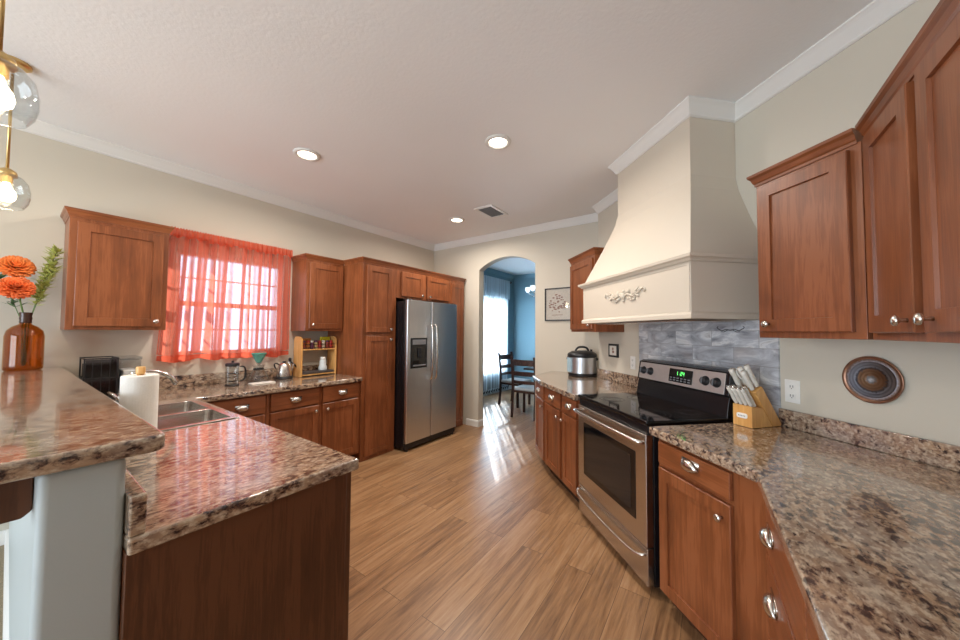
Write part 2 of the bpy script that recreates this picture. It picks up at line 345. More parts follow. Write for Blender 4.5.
    def obj(s, name, mat, parent=None, bevel=0, smooth=False, seg=2, solid=0, off=None, sub=0):
        bmesh.ops.recalc_face_normals(s.bm, faces=s.bm.faces[:])
        root = parent
        while root is not None and root.parent: root = root.parent
        if off is not None: s.bm.transform(Matrix.Translation(-Vector(off)))
        elif root is not None and root.name in ROOT: s.bm.transform(Matrix.Translation(-ROOT[root.name]))
        me = bpy.data.meshes.new(name); s.bm.to_mesh(me); s.bm.free(); me.materials.append(mat)
        o = bpy.data.objects.new(name, me); COL.objects.link(o)
        if parent is not None: o.parent = parent
        if smooth:
            for p in me.polygons: p.use_smooth = True
        if solid: md = o.modifiers.new('solid', 'SOLIDIFY'); md.thickness = solid; md.offset = 0
        if sub: md = o.modifiers.new('sub', 'SUBSURF'); md.levels = sub; md.render_levels = sub
        if bevel:
            md = o.modifiers.new('bevel', 'BEVEL'); md.width = bevel; md.segments = seg; md.limit_method = 'ANGLE'; md.angle_limit = .7
            for p in me.polygons: p.use_smooth = True
            wn = o.modifiers.new('wn', 'WEIGHTED_NORMAL')
        return o
def w2(fr, x, y, z=0):
    a = FR[fr]; return Vector((x*math.cos(a)-y*math.sin(a), x*math.sin(a)+y*math.cos(a), z))
def tag(o, label=None, cat=None, group=None, kind=None):
    if label: o['label'] = label
    if cat: o['category'] = cat
    if group: o['group'] = group
    if kind: o['kind'] = kind
    return o
def thing(name, label, cat, fr='W', at=(0, 0, 0), group=None):
    """an Empty at the thing's base; its parts are modelled in the coordinates of frame fr"""
    o = bpy.data.objects.new(name, None); COL.objects.link(o); o.empty_display_size = .05
    o.location = w2(fr, *at); o.rotation_euler = (0, 0, FR[fr]); ROOT[o.name] = Vector(at)
    return tag(o, label, cat, group)
def single(mb, name, mat, label, cat, fr='W', at=(0, 0, 0), group=None, **k):
    o = mb.obj(name, mat, None, off=at, **k); o.location = w2(fr, *at); o.rotation_euler = (0, 0, FR[fr]); return tag(o, label, cat, group)
def struct(mb, name, mat, fr='W', at=(0, 0, 0), **k):
    o = mb.obj(name, mat, None, off=at, **k); o.location = w2(fr, *at); o.rotation_euler = (0, 0, FR[fr]); o['kind'] = 'structure'; return o
RY = Matrix.Rotation(-PI/2, 3, 'X')   # lathe axis z -> +y

# ------------------------------------------------------------------ setting
CEIL, WL, UB, NH, VR, UF, UD, VD = 2.815, 3.78, 4.03, -1.925, -.767, -3.5, 7.3, 4.12
HC = w2('H', 3.408, NH)                       # outside corner where the hood wall ends
struct(MB().box(UF-.15, UD+.15, -1.0, 4.3, -.1, 0), 'floor', M['planks'])
cp = struct(MB().box(UF+.02, .035, 1.25, WL-.02, 0, .008), 'floor_carpet', M['carpet'])
struct(MB().box(UF-.15, UD+.15, -1.0, 4.3, CEIL, CEIL+.12), 'ceiling', M['ceil'])
# left wall with the window opening
WU0, WU1, WZ0, WZ1 = .815, 1.69, 1.17, 2.10
def wall_hole(name, mat, a0, a1, h0, h1, z0, z1, b0, b1, axis, top=CEIL):
    m = MB(); m.T = Matrix(((1, 0, 0, 0), (0, 0, 1, 0), (0, 1, 0, 0), (0, 0, 0, 1))) if axis == 'u' else Matrix(((0, 0, 1, 0), (1, 0, 0, 0), (0, 1, 0, 0), (0, 0, 0, 1)))
    m.cells([a0, h0, h1, a1], [0, z0, z1, top], {(i, j) for i in range(3) for j in range(3)}-{(1, 1)}, b0, b1)
    return struct(m, name, mat)
wall_hole('wall_left', M['wall'], UF-.1, UB+.12, WU0, WU1, WZ0, WZ1, WL, WL+.14, 'u')
# back wall with the arched doorway
AV0, AV1, ASP, ATOP = 1.945, 2.862, 2.32, 2.465
mb = MB()
pts = [(HC.y-.02, 0), (AV0, 0), (AV0, ASP)]
hw = (AV1-AV0)/2; rise = ATOP-ASP; rad = (hw*hw+rise*rise)/(2*rise); cc = (AV0+AV1)/2; zc = ATOP-rad; an = math.asin(hw/rad)
for k in range(1, 24): a = -an+2*an*k/24; pts.append((cc+rad*math.sin(a), zc+rad*math.cos(a)))
pts += [(AV1, ASP), (AV1, 0), (WL+.12, 0), (WL+.12, CEIL), (HC.y-.02, CEIL)]
struct(mb.prism(pts, UB, UB+.12, 'x'), 'wall_back', M['wall'])
cR = w2('H', 0, NH)
struct(MB().prism([(VR-NH/S, VR), (HC.x, HC.y), (UB+.12, HC.y), (UB+.12, -.95), (VR-NH/S, -.95)], 0, CEIL), 'wall_hood', M['wall'])
struct(MB().box(UF-.1, VR-NH/S+.02, VR-.14, VR, 0, CEIL), 'wall_right', M['wall'])
wall_hole('wall_front', M['wall'], VR-.1, WL+.1, .2, 3.2, 0.02, 2.35, UF-.14, UF, 'v')
m = MB().box(UF-.1, UF-.02, .2, .28, .02, 2.35).box(UF-.1, UF-.02, 3.12, 3.2, .02, 2.35).box(UF-.1, UF-.02, 1.65, 1.75, .02, 2.35).box(UF-.1, UF-.02, .28, 3.12, 2.27, 2.35)
w = struct(m, 'window_3', M['trim'])  # frame of the invented, unseen patio opening that holds the added lamp
# half wall under the breakfast bar
struct(MB().box(.045, .1775, 1.168, WL, 0, 1.0935), 'wall_bar', M['pony'], bevel=.018, seg=4)
# dining room shell
wall_hole('wall_dining_left', M['bluewall'], UB+.12, UD+.1, 5.78, 6.85, .5, 2.12, VD, VD+.13, 'u')
struct(MB().box(UD, UD+.12, -.95, VD+.1, 0, CEIL), 'wall_dining_far', M['bluewall'])
struct(MB().box(UB+.12, UD+.1, -.98, -.86, 0, CEIL), 'wall_dining_right', M['bluewall'])
struct(MB().box(UB+.121, UB+.126, AV1, VD, 0, CEIL).box(UB+.121, UB+.126, -.9, AV0, 0, CEIL), 'wall_dining_near', M['bluewall'])
# mouldings
crown = [(0, 0), (.056, 0), (.056, -.009), (.05, -.015), (.041, -.026), (.027, -.05), (.014, -.073), (.014, -.08), (.006, -.088), (0, -.088)]
SR, SL, NCH = 1.75, 2.515, -1.60           # hood chimney
pth = [(UF, WL), (UB, WL), (UB, HC.y), (HC.x, HC.y)]+[tuple(w2('H', a, b)[:2]) for a, b in ((SL, NH), (SL, NCH), (SR, NCH), (SR, NH))]+[(VR-NH/S, VR), (UF, VR)]
struct(MB().sweep(crown, pth, CEIL), 'trim_1', M['trim'])
base = [(0, 0), (.014, 0), (.014, .075), (.009, .09), (0, .095)]
struct(MB().sweep(base, [(UB, 3.08), (UB, AV1), (UB+.12, AV1)]), 'baseboard_back', M['trim'])
struct(MB().sweep(base, [(UF, WL), (.045, WL), (.045, 1.18)]), 'baseboard_left', M['trim'])
struct(MB().sweep(base, [(UB+.126, VD), (UD, VD), (UD, -.8)]), 'baseboard_dining', M['trim'])
struct(MB().sweep(crown, [(UB+.126, VD), (UD, VD), (UD, -.8)], CEIL), 'trim_2', M['bluewall'])
# windows
def window(name, a0, a1, z0, z1, v, nx=3, nz=2):
    r = bpy.data.objects.new(name, None); COL.objects.link(r); r.location = ((a0+a1)/2, v, z0); r['kind'] = 'structure'; ROOT[r.name] = Vector(r.location)
    m = MB(); f = .04
    m.box(a0, a0+f, v, v+.08, z0, z1).box(a1-f, a1, v, v+.08, z0, z1).box(a0+f, a1-f, v, v+.08, z0, z0+f).box(a0+f, a1-f, v, v+.08, z1-f, z1)
    zm = (z0+z1)/2; m.box(a0+f, a1-f, v+.01, v+.07, zm-.022, zm+.022)
    m.obj('window_frame', M['trim'], r, bevel=.004)
    m = MB()
    for k in range(1, nx): x = a0+(a1-a0)*k/nx; m.box(x-.006, x+.006, v+.03, v+.05, z0+f, z1-f)
    for zz in ((z0+zm)/2, (z1+zm)/2): m.box(a0+f, a1-f, v+.031, v+.049, zz-.006, zz+.006)
    m.obj('muntin_grid', M['trim'], r)
    MB().box(a0+f, a1-f, v+.038, v+.042, z0+f, z1-f).obj('pane', M['pane'], r)
    return r
window('window_1', WU0, WU1, WZ0, WZ1, WL+.04)
window('window_2', 5.78, 6.85, .5, 2.12, VD+.03)

# ------------------------------------------------------------------ cabinet kit
def knob_mb(x, y, z):
    return MB().lathe([(.0, 0), (.006, 0), (.005, .012), (.007, .016), (.0155, .021), (.016, .026), (.011, .031), (0, .033)], (x, y, z), 16, RY)
def pull_mb(x, y, z, w=.048):
    """bin pull: half shell open below, with a flange"""
    m = MB(); n, k = 14, 7; rows = []
    for i in range(n+1):
        a = PI*i/n; cx = -math.cos(a); sy = math.sin(a); row = []
        for j in range(k+1):
            b = (PI*.62)*j/k; row.append(m._v((x+cx*w*(.55+.45*math.sin(b+.35)), y+.002+.026*sy*math.sin(b+.12), z-.014+.034*sy**.7*(math.cos(b)+.15))))
        rows.append(row)
    for A, B in zip(rows, rows[1:]):
        for j in range(k): m.face([A[j], A[j+1], B[j+1], B[j]])
    m.box(x-w, x+w, y, y+.0025, z-.006, z+.024); return m
def cab(name, label, fr, x0, x1, yb, yf, z0, z1, fronts, crown_path=None, kick=0, mat='wood', rail=0, group=None, kickin=.07):
    t = thing(name, label, 'cabinet', fr, ((x0+x1)/2, yb, z0), group)
    yd = yf-.02
    MB().box(x0, x1, yb, yd-.001, z0+kick, z1).obj('cabinet_box', M[mat], t, bevel=.002)
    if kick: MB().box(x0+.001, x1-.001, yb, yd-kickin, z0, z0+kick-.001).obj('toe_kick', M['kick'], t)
    for f in fronts:
        if f[0] == 'door':
            d = MB().shaker(f[1], f[2], f[3], f[4], yf).obj('door', M['wood'], t)
            if f[5]: knob_mb(f[5][0], yf, f[5][1]).obj('knob', M['nickel'], d, smooth=True)
        else:
            d = MB().box(f[1], f[2], yd, yf, f[3], f[4]).obj('drawer', M['wood_x'], t, bevel=.004)
            if f[5]: pull_mb(f[5][0], yf, f[5][1]).obj('cup_pull', M['nickel'], d, smooth=True, solid=.002)
    if crown_path: MB().sweep(CABCROWN, crown_path, z1, side=-1).obj('crown_moulding', M['wood_x'], t)
    return t
CABCROWN = [(-.03, -.005), (.004, -.005), (.005, .006), (.009, .012), (.015, .03), (.024, .04), (.026, .052), (-.03, .052)]
def lx(u0, u1): return -u1, -u0
CT = .906    # worktop height
# --- left wall: uppers, tall pantry, bridge, end panel (frame L: x=-u, y=-v)
VU = 3.45
def L_door(u0, u1, z0, z1, k=None): return ('door', -u1, -u0, z0, z1, (-k[0], k[1]) if k else None)
def L_drawer(u0, u1, z0, z1, k): return ('drawer', -u1, -u0, z0, z1, (-k[0], k[1]))
cab('wall_cabinet', 'cherry wall cabinet left of the coral curtain, above the black rack', 'L', -.702, -.211, -WL+.002, -VU, 1.395, 2.15,
    [L_door(.245, .672, 1.42, 2.12, (.638, 1.462))], [(-.702, -WL+.01), (-.702, -VU-.02), (-.211, -VU-.02), (-.211, -WL+.01)])
cab('wall_cabinet', 'cherry wall cabinet between the coral curtain and the tall pantry', 'L', -2.195, -1.775, -WL+.002, -VU, 1.395, 2.15,
    [L_door(1.805, 2.185, 1.42, 2.12, (1.84, 1.462))], [(-2.199, -VU-.02), (-1.775, -VU-.02), (-1.775, -WL+.01)])
VP = 3.085
cab('pantry_cabinet', 'tall cherry pantry cabinet left of the refrigerator with two stacked doors', 'L', -2.66, -2.20, -WL+.002, -VP, 0, 2.15,
    [L_door(2.245, 2.59, 1.385, 2.125, (2.565, 1.42)), L_door(2.245, 2.59, .045, 1.345, (2.565, 1.30))], [(-2.66, -VP-.02), (-2.20, -VP-.02), (-2.20, -VU+.0)])
cab('bridge_cabinet', 'low cherry cabinet with two doors above the refrigerator', 'L', -3.64, -2.661, -WL+.002, -VP, 1.80, 2.15,
    [L_door(2.735, 3.10, 1.825, 2.125, (3.065, 1.855)), L_door(3.165, 3.60, 1.825, 2.125, (3.205, 1.855))], [(-3.64, -VP-.02), (-2.661, -VP-.02)])
cab('broom_cabinet', 'narrow tall cherry cabinet right of the refrigerator beside the arch', 'L', -3.975, -3.641, -WL+.002, -VP, 0, 2.15,
    [L_door(3.67, 3.95, .045, 2.10)], [(-3.975, -WL+.3), (-3.975, -VP-.02), (-3.641, -VP-.02)])
VBs = 3.10
dz = (.705, .855); pz = .775
cab('base_cabinet', 'cherry base cabinet in the left run nearest the sink', 'L', -1.285, -.775, -WL+.002, -VBs, 0, .864,
    [L_drawer(.84, 1.268, *dz, (1.10, pz)), L_door(.84, 1.268, .13, .69, (.90, .64))], kick=.1)
cab('base_cabinet', 'cherry base cabinet in the middle of the left run, under the glass carafe', 'L', -1.752, -1.286, -WL+.002, -VBs, 0, .864,
    [L_drawer(1.312, 1.735, *dz, (1.52, pz)), L_door(1.312, 1.735, .13, .69, (1.70, .64))], kick=.1)
cab('base_cabinet', 'cherry base cabinet at the right of the left run, against the tall pantry', 'L', -2.198, -1.753, -WL+.002, -VBs, 0, .864,
    [L_drawer(1.775, 2.165, *dz, (1.985, pz)), L_door(1.775, 2.165, .13, .69, (1.815, .64))], kick=.1)
t = thing('peninsula_cabinet', 'dark cherry end of the peninsula under the granite worktop', 'cabinet', 'W', (.46, 1.15, 0))
MB().box(.178, .772, 1.175, 2.17, .0, .864).box(.178, .772, 2.17, 3.09, .0, .71).obj('cabinet_box', M['wood'], t)
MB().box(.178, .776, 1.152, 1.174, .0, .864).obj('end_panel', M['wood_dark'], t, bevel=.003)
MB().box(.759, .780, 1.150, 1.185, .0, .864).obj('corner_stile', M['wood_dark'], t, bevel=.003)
# --- worktop on the left run and peninsula
t = thing('granite_worktop', 'L-shaped speckled granite worktop of the left run and peninsula', 'worktop', 'W', (.48, 1.13, CT-.042))
SU0, SU1, SV0, SV1 = .30, .768, 2.20, 2.985
xs = [.178, SU0+.012, SU1-.012, .802, 2.198]; ys = [1.132, SV0+.012, SV1-.012, 3.075, WL-.002]
fill = {(i, j) for i in range(3) for j in range(4)} | {(3, 3)}; fill.discard((1, 1))
MB().cells(xs, ys, fill, CT-.042, CT).obj('worktop_slab', M['granite'], t, bevel=.008, seg=3)
MB().box(.20, 2.198, WL-.022, WL-.002, CT+.0005, CT+.1).obj('backsplash', M['granite'], t, bevel=.004)
MB().box(.178, .210, 1.134, WL-.023, CT+.0005, CT+.098).obj('side_splash', M['granite'], t, bevel=.006)
# --- breakfast bar
def rounded(pts, r, n=6):
    out = []
    for i, p in enumerate(pts):
        p = Vector(p); a = (Vector(pts[i-1])-p).normalized(); b = (Vector(pts[(i+1) % len(pts)])-p).normalized(); rr = r[i] if isinstance(r, (list, tuple)) else r
        if rr == 0: out.append(tuple(p)); continue
        for k in range(n+1):
            q = k/n; out.append(tuple((p+a*rr)*(1-q)**2+2*q*(1-q)*p+(p+b*rr)*q*q))
    return out
BZ = 1.135
single(MB().prism(rounded([(-.30, 1.142), (.245, 1.142), (.230, WL-.002), (-.30, WL-.002)], [.04, .035, .0, 0]), BZ-.041, BZ), 'bar_top', M['granite'],
       'raised granite breakfast bar top on the pale half wall', 'countertop', 'W', (0, 1.15, BZ-.041), bevel=.009, seg=3)
cpts = [(.044, 1.0935), (.044, .998), (.03, .985), (-.02, .985), (-.06, 1.0), (-.09, 1.02), (-.15, 1.045), (-.15, 1.0935)]
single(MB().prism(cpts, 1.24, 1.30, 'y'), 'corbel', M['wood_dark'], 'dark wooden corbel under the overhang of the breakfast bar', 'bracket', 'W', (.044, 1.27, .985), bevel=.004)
# --- sink and faucet
t = thing('kitchen_sink', 'stainless double-bowl sink set into the peninsula', 'sink', 'W', (.48, 2.59, CT-.18))
sv = 2.57; bx0, bx1 = .415, SU1-.03
B1 = (SV0+.03, sv-.018); B2 = (sv+.018, SV1-.03)
xs = [SU0, bx0, bx1, SU1]; ys = [SV0, B1[0], B1[1], B2[0], B2[1], SV1]
fill = {(i, j) for i in range(3) for j in range(5)}-{(1, 1), (1, 3)}
MB().cells(xs, ys, fill, CT-.0002, CT+.006).obj('rim', M['sink'], t, bevel=.0025)
for b0, b1 in (B1, B2):
    m = MB(); rows = []
    for (i, z) in ((0, CT+.004), (.004, CT-.02), (.012, CT-.135), (.04, CT-.16), (.16, CT-.163)):
        i_ = min(i, (b1-b0)/2-.01); rows.append([m._v((p[0], p[1], z)) for p in rounded([(bx0+i_, b0+i_), (bx1-i_, b0+i_), (bx1-i_, b1-i_), (bx0+i_, b1-i_)], .03, 4)])
    for A, B in zip(rows, rows[1:]):
        for k in range(len(A)): m.face([A[k], A[(k+1) % len(A)], B[(k+1) % len(A)], B[k]])
    m.face(rows[-1]); m.obj('bowl', M['sink'], t, smooth=True)
t = thing('faucet', 'chrome arched kitchen faucet behind the double-bowl sink', 'faucet', 'W', (.358, 2.60, CT+.006))
MB().lathe([(.032, 0), (.03, .012), (.022, .03), (.019, .1), (.016, .13), (0, .135)], (.358, 2.60, CT+.0062), 16).obj('base', M['chrome'], t, smooth=True)
arc = [(.358, 2.60, CT+.11), (.362, 2.60, CT+.21), (.39, 2.60, CT+.252), (.44, 2.60, CT+.264), (.50, 2.60, CT+.255), (.545, 2.60, CT+.232), (.572, 2.60, CT+.20), (.582, 2.60, CT+.165)]
MB().tube(arc, .012, 10, [.014, .012, .012, .012, .012, .013, .015, .016]).obj('spout', M['chrome'], t, smooth=True, sub=1)
MB().tube([(.358, 2.62, CT+.11), (.34, 2.66, CT+.14), (.325, 2.69, CT+.15)], .007).obj('lever', M['chrome'], t, smooth=True)

# ------------------------------------------------------------------ refrigerator
t = thing('refrigerator', 'stainless side-by-side refrigerator with black sides and ice dispenser', 'refrigerator', 'L', (-3.13, -3.7, 0))
VF = 2.915
MB().box(-3.585, -2.675, -3.72, -VF-.045, .03, 1.755).obj('body', M['black'], t, bevel=.006)
def fdoor(u0, u1, z0, z1):
    m = MB(); return m.prism(rounded([(-u1, -VF-.04), (-u0, -VF-.04), (-u0, -VF), (-u1, -VF)], [0, 0, .018, .018], 4), z0, z1)
fz = fdoor(2.675, 3.078, .10, 1.77).obj('freezer_door', M['steel2'], t, bevel=.003)
fd = fdoor(3.086, 3.585, .10, 1.77).obj('fridge_door', M['steel2'], t, bevel=.003)
def bow(u, par):
    pts = [(-u, -VF-.0, .80), (-u, -VF+.035, .815), (-u, -VF+.05, .86), (-u, -VF+.055, 1.15), (-u, -VF+.05, 1.43), (-u, -VF+.035, 1.475), (-u, -VF, 1.49)]
    MB().tube(pts, .012, 10).obj('handle', M['nickel'], par, smooth=True, sub=1)
bow(3.045, fz); bow(3.125, fd)
d = MB().box(-2.995, -2.725, -VF-.002, -VF+.006, .96, 1.32).obj('dispenser', M['black'], fz, bevel=.004)
dsp = d
MB().box(-2.97, -2.75, -VF+.006, -VF+.009, 1.24, 1.30).obj('control_panel', M['grey'], fz, bevel=.001)
MB().box(-2.955, -2.765, -VF+.006, -VF+.0075, 1.00, 1.215).obj('dispenser_recess', M['blackglass'], fz)
MB().box(-2.885, -2.835, -VF+.0075, -VF+.02, 1.08, 1.20).obj('dispenser_paddle', M['blackplastic'], fz, bevel=.003)
MB().box(-2.96, -2.76, -VF+.006, -VF+.025, .985, 1.0).obj('drip_tray', M['grey'], fz, bevel=.002)
MB().box(-3.58, -2.68, -VF-.08, -VF-.025, .025, .095).obj('toe_grille', M['blackplastic'], t, bevel=.004)
for u in (2.72, 3.54):
    MB().cyl((-u, -VF-.045, 0), (-u, -VF-.045, .03), .022, 12).obj('foot', M['blackplastic'], t)
    MB().box(-u-.03, -u+.03, -VF-.10, -VF-.02, 1.7705, 1.785).obj('hinge_cover', M['blackplastic'], t, bevel=.003)

# ------------------------------------------------------------------ range hood (frame H: x=s along the wall, y=n out of the wall)
t = thing('range_hood', 'cream plastered range hood flaring over the stove, with carved front', 'range hood', 'H', (2.135, NH, 1.48))
hs0, hs1, hn, hz0, hz1, hzb = 1.54, 2.735, -1.40, 1.48, 1.81, 2.34
m = MB(); yb = NH+.002
R_ = lambda a, b, n_, z: [m._v(p) for p in ((a, yb, z), (a, n_, z), (b, n_, z), (b, yb, z))]
fl_ = lambda f: R_(SR+(hs0-SR)*f, SL+(hs1-SL)*f, NCH+(hn-NCH)*f, hzb+.03+(hz1-hzb-.03)*g_)
rows = []
for g_, f in ((1, 1), (.75, .72), (.5, .44), (.3, .23), (.15, .085), (0, 0)): rows.append(fl_(f))
rows.append(R_(SR, SL, NCH, CEIL-.002))
for A, B in zip(rows, rows[1:]):
    for k in range(4): m.face([A[k], A[(k+1) % 4], B[(k+1) % 4], B[k]])
m.face(rows[0]); m.face(rows[-1][::-1]); m.obj('chimney', M['hoodpaint'], t)
MB().box(hs0, hs1, yb, hn, hz0, hz1-.001).obj('apron', M['hoodpaint'], t, bevel=.003)
led = [(0, 0), (.012, 0), (.02, .012), (.034, .02), (.036, .036), (.018, .042), (0, .046)]
MB().sweep(led, [(hs1, yb), (hs1, hn), (hs0, hn), (hs0, yb)], hz1-.025, side=1).obj('ledge_moulding', M['hoodpaint'], t)
MB().sweep([(0, 0), (.012, 0), (.012, .022), (.006, .032), (0, .036)], [(hs1, yb), (hs1, hn), (hs0, hn), (hs0, yb)], hz0-.002, side=1).obj('lower_moulding', M['hoodpaint'], t)
m = MB(); e = .04
fz0, fz1 = hz0+.05, hz1-.045
m.box(hs0+.02, hs1-.02, hn, hn+.004, fz1, fz1+.012)
m.box(hs0+.006, hs0+.02, hn, hn+.004, hz0+.035, hz1-.03).box(hs1-.02, hs1-.006, hn, hn+.004, hz0+.035, hz1-.03)
m.obj('panel_bead', M['hoodpaint'], t, bevel=.0015)
m = MB()    # carved scroll ornament
oc, oz = 2.135, 1.655
for sgn in (-1, 1):
    for (p, r) in (([(0, 0), (.05, .012), (.11, -.008), (.17, .016), (.215, .04), (.235, .022), (.222, .008)], .008), ([(.04, -.008), (.09, -.034), (.13, -.028), (.125, -.008)], .007), ([(.10, .0), (.14, .03), (.17, .045)], .006)):
        P = [Vector((oc+sgn*a, hn+.006, oz+b)) for a, b in p]
        m.tube(P, r, 8, [r*(1-.5*i/(len(P)-1)) for i in range(len(P))])
    for (a, b, an_) in ((.03, .022, .6), (.075, -.018, -.4), (.13, .012, .5), (.18, .03, .3), (.06, .028, .9), (.155, -.006, -.3)):
        m.sphere((oc+sgn*a, hn+.006, oz+b), .02, 10, 6, (1, .45, .42), Matrix.Rotation(-an_*sgn, 3, 'Y'))
m.sphere((oc, hn+.008, oz), .022, 12, 8, (1, .6, 1.1)); m.sphere((oc, hn+.006, oz-.026), .013, 10, 6, (1, .6, 1.2)); m.sphere((oc, hn+.006, oz+.03), .014, 10, 6, (.8, .6, 1.3))
m.obj('carved_ornament', M['hoodpaint'], t, smooth=True)
MB().box(hs0+.12, hs1-.12, yb+.05, hn-.06, hz0-.012, hz0-.002).obj('vent_insert', M['steel'], t)

# tile backsplash
bs = MB().box(1.515, 2.70, NH+.001, NH+.010, CT+.001, 1.477).obj('tile_backsplash', M['tile'], None, off=(2.1, NH, CT))
bs.location = w2('H', 2.1, NH, CT); bs.rotation_euler = (0, 0, PI/4); tag(bs, 'grey marble subway tile backsplash between stove and hood', 'backsplash')
m = MB()
for sgn in (-1, 1):
    m.tube([(1.80+sgn*x, NH+.011, 1.42+z) for x, z in ((0, 0), (.03, .006), (.06, -.004), (.085, .008), (.095, .018), (.085, .024))], .0025, 6)
    m.tube([(1.80+sgn*x, NH+.011, 1.42+z) for x, z in ((.02, .0), (.045, -.012), (.065, -.01))], .002, 6)
m.obj('scroll_inlay', M['tileart'], bs)
bs.children[0].matrix_parent_inverse = Matrix(); ch = bs.children[0]; ch.data.transform(Matrix.Translation(-Vector((2.1, NH, CT))))

# ------------------------------------------------------------------ range
RS0, RS1, RN, RB = 1.642, 2.455, -1.205, -1.87
t = thing('electric_range', 'stainless electric stove with black glass cooktop under the hood', 'stove', 'H', (2.02, -1.5, 0))
MB().box(RS0+.004, RS1-.004, RB, RN-.045, .03, .893).obj('body', M['black'], t, bevel=.003)
ck = MB().box(RS0, RS1, RB+.09, RN+.0, .894, .918).obj('cooktop', M['blackglass'], t, bevel=.008, seg=3)
for (x, y, r) in ((1.80, -1.36, .10), (2.23, -1.36, .085), (1.80, -1.60, .075), (2.23, -1.60, .10)):
    m = MB(); m.open = True
    for rr in (r, r*.72):
        m.lathe([(rr-.003, .9183), (rr, .9183), (rr, .9186), (rr-.003, .9186), (rr-.003, .9183)], (x, y, 0), 32)
    m.obj('burner', M['burner'], ck)
mb = MB()
bgp = [(RB, .893), (RB, 1.185), (-1.775, 1.185), (-1.745, 1.172), (-1.725, 1.04), (-1.735, 1.03), (-1.725, .99), (-1.715, .919), (-1.715, .893)]
bg = mb.prism([(a, b) for a, b in bgp], RS0, RS1, 'x').obj('backguard', M['black'], t, bevel=.004)
BGR = Matrix.Rotation(math.atan2(.02, .132), 4, 'X')   # lean of the panel
def bgbox(x0, x1, z0, z1, y0, y1): # on the sloping face
    m = MB(); m.T = Matrix.Translation((0, -1.725, 1.04)) @ BGR; return m.box(x0, x1, y0, y1, z0, z1)
pn = bgbox(RS0+.025, RS1-.025, .004, .128, .0, .006).obj('control_panel', M['panel'], bg, bevel=.002)
bgbox(1.90, 2.105, .022, .112, .006, .009).obj('display', M['blackglass'], bg, bevel=.001)
m = MB(); m.T = Matrix.Translation((0, -1.725, 1.04)) @ BGR
segs = {'1': 'bc', '2': 'abged', '4': 'fgbc', ':': ''}
def seg7(m, ch, x, z, w=.014, h=.026, y0=.009, y1=.0096, th=.003):   # mirrored so it reads from the room
    X = lambda q: x-q
    r = {'a': (0, w, h-th, h), 'd': (0, w, 0, th), 'g': (0, w, h/2-th/2, h/2+th/2), 'f': (0, th, h/2, h), 'b': (w-th, w, h/2, h), 'e': (0, th, 0, h/2), 'c': (w-th, w, 0, h/2)}
    for s_ in segs[ch]: a, b, c, d_ = r[s_]; m.box(X(b), X(a), y0, y1, z+c, z+d_)
for i, ch in enumerate('1:24'):
    if ch == ':': m.box(2.004, 2.007, .009, .0096, .075, .079).box(2.004, 2.007, .009, .0096, .085, .089)
    else: seg7(m, ch, 2.04-.019*i, .07)
m.obj('clock_digits', M['digit'], bg)
m = MB(); m.T = Matrix.Translation((0, -1.725, 1.04)) @ BGR
for i in range(6):
    for j in range(2): x = 1.915+.032*i; m.box(x, x+.02, .009, .0096, .030+.016*j, .038+.016*j)
m.obj('touch_buttons', M['grey'], bg)
for x in (1.72, 1.80, 2.30, 2.38):
    Rk = (BGR.to_3x3() @ RY); c = Matrix.Translation((0, -1.725, 1.04)) @ BGR @ Vector((x, .006, .066))
    MB().lathe([(.03, 0), (.03, .004), (.024, .006), (.022, .024), (.019, .027), (0, .027)], c, 20, Rk).obj('burner_knob', M['blackplastic'], bg, smooth=True)
    m = MB(); m.T = Matrix.Translation(c) @ BGR; m.box(-.004, .004, .027, .034, -.02, .02).obj('knob_grip', M['grey'], bg, bevel=.001)
MB().box(RS0+.005, RS1-.005, RN-.044, RN-.012, .845, .892).obj('vent_strip', M['black'], t, bevel=.004)
d = MB().box(RS0+.008, RS1-.008, RN-.044, RN, .238, .842).obj('oven_door', M['steel'], t, bevel=.005)
MB().box(RS0+.1, RS1-.1, RN, RN+.003, .345, .725).obj('window_trim', M['blackglass'], d, bevel=.008)
MB().box(RS0+.14, RS1-.14, RN+.003, RN+.0045, .385, .69).obj('oven_window', M['ovenglass'], d)
pts = [(RS0+.012, RN, .800), (RS0+.02, RN+.04, .803), (RS0+.06, RN+.053, .805), (2.02, RN+.062, .806), (RS1-.06, RN+.053, .805), (RS1-.02, RN+.04, .803), (RS1-.012, RN, .800)]
MB().tube(pts, .0145, 10).obj('oven_handle', M['nickel'], d, smooth=True, sub=1)
d = MB().box(RS0+.008, RS1-.008, RN-.044, RN-.004, .035, .232).obj('storage_drawer', M['steel'], t, bevel=.005)
pts = [(RS0+.015, RN-.004, .205), (RS0+.03, RN+.03, .19), (RS0+.09, RN+.036, .175), (2.02, RN+.038, .165), (RS1-.09, RN+.036, .175), (RS1-.03, RN+.03, .19), (RS1-.015, RN-.004, .205)]
MB().tube(pts, .011, 10).obj('drawer_handle', M['nickel'], d, smooth=True, sub=1)
for x in (RS0+.06, RS1-.06): MB().cyl((x, RN-.12, 0), (x, RN-.12, .031), .02, 12).obj('foot', M['blackplastic'], t)

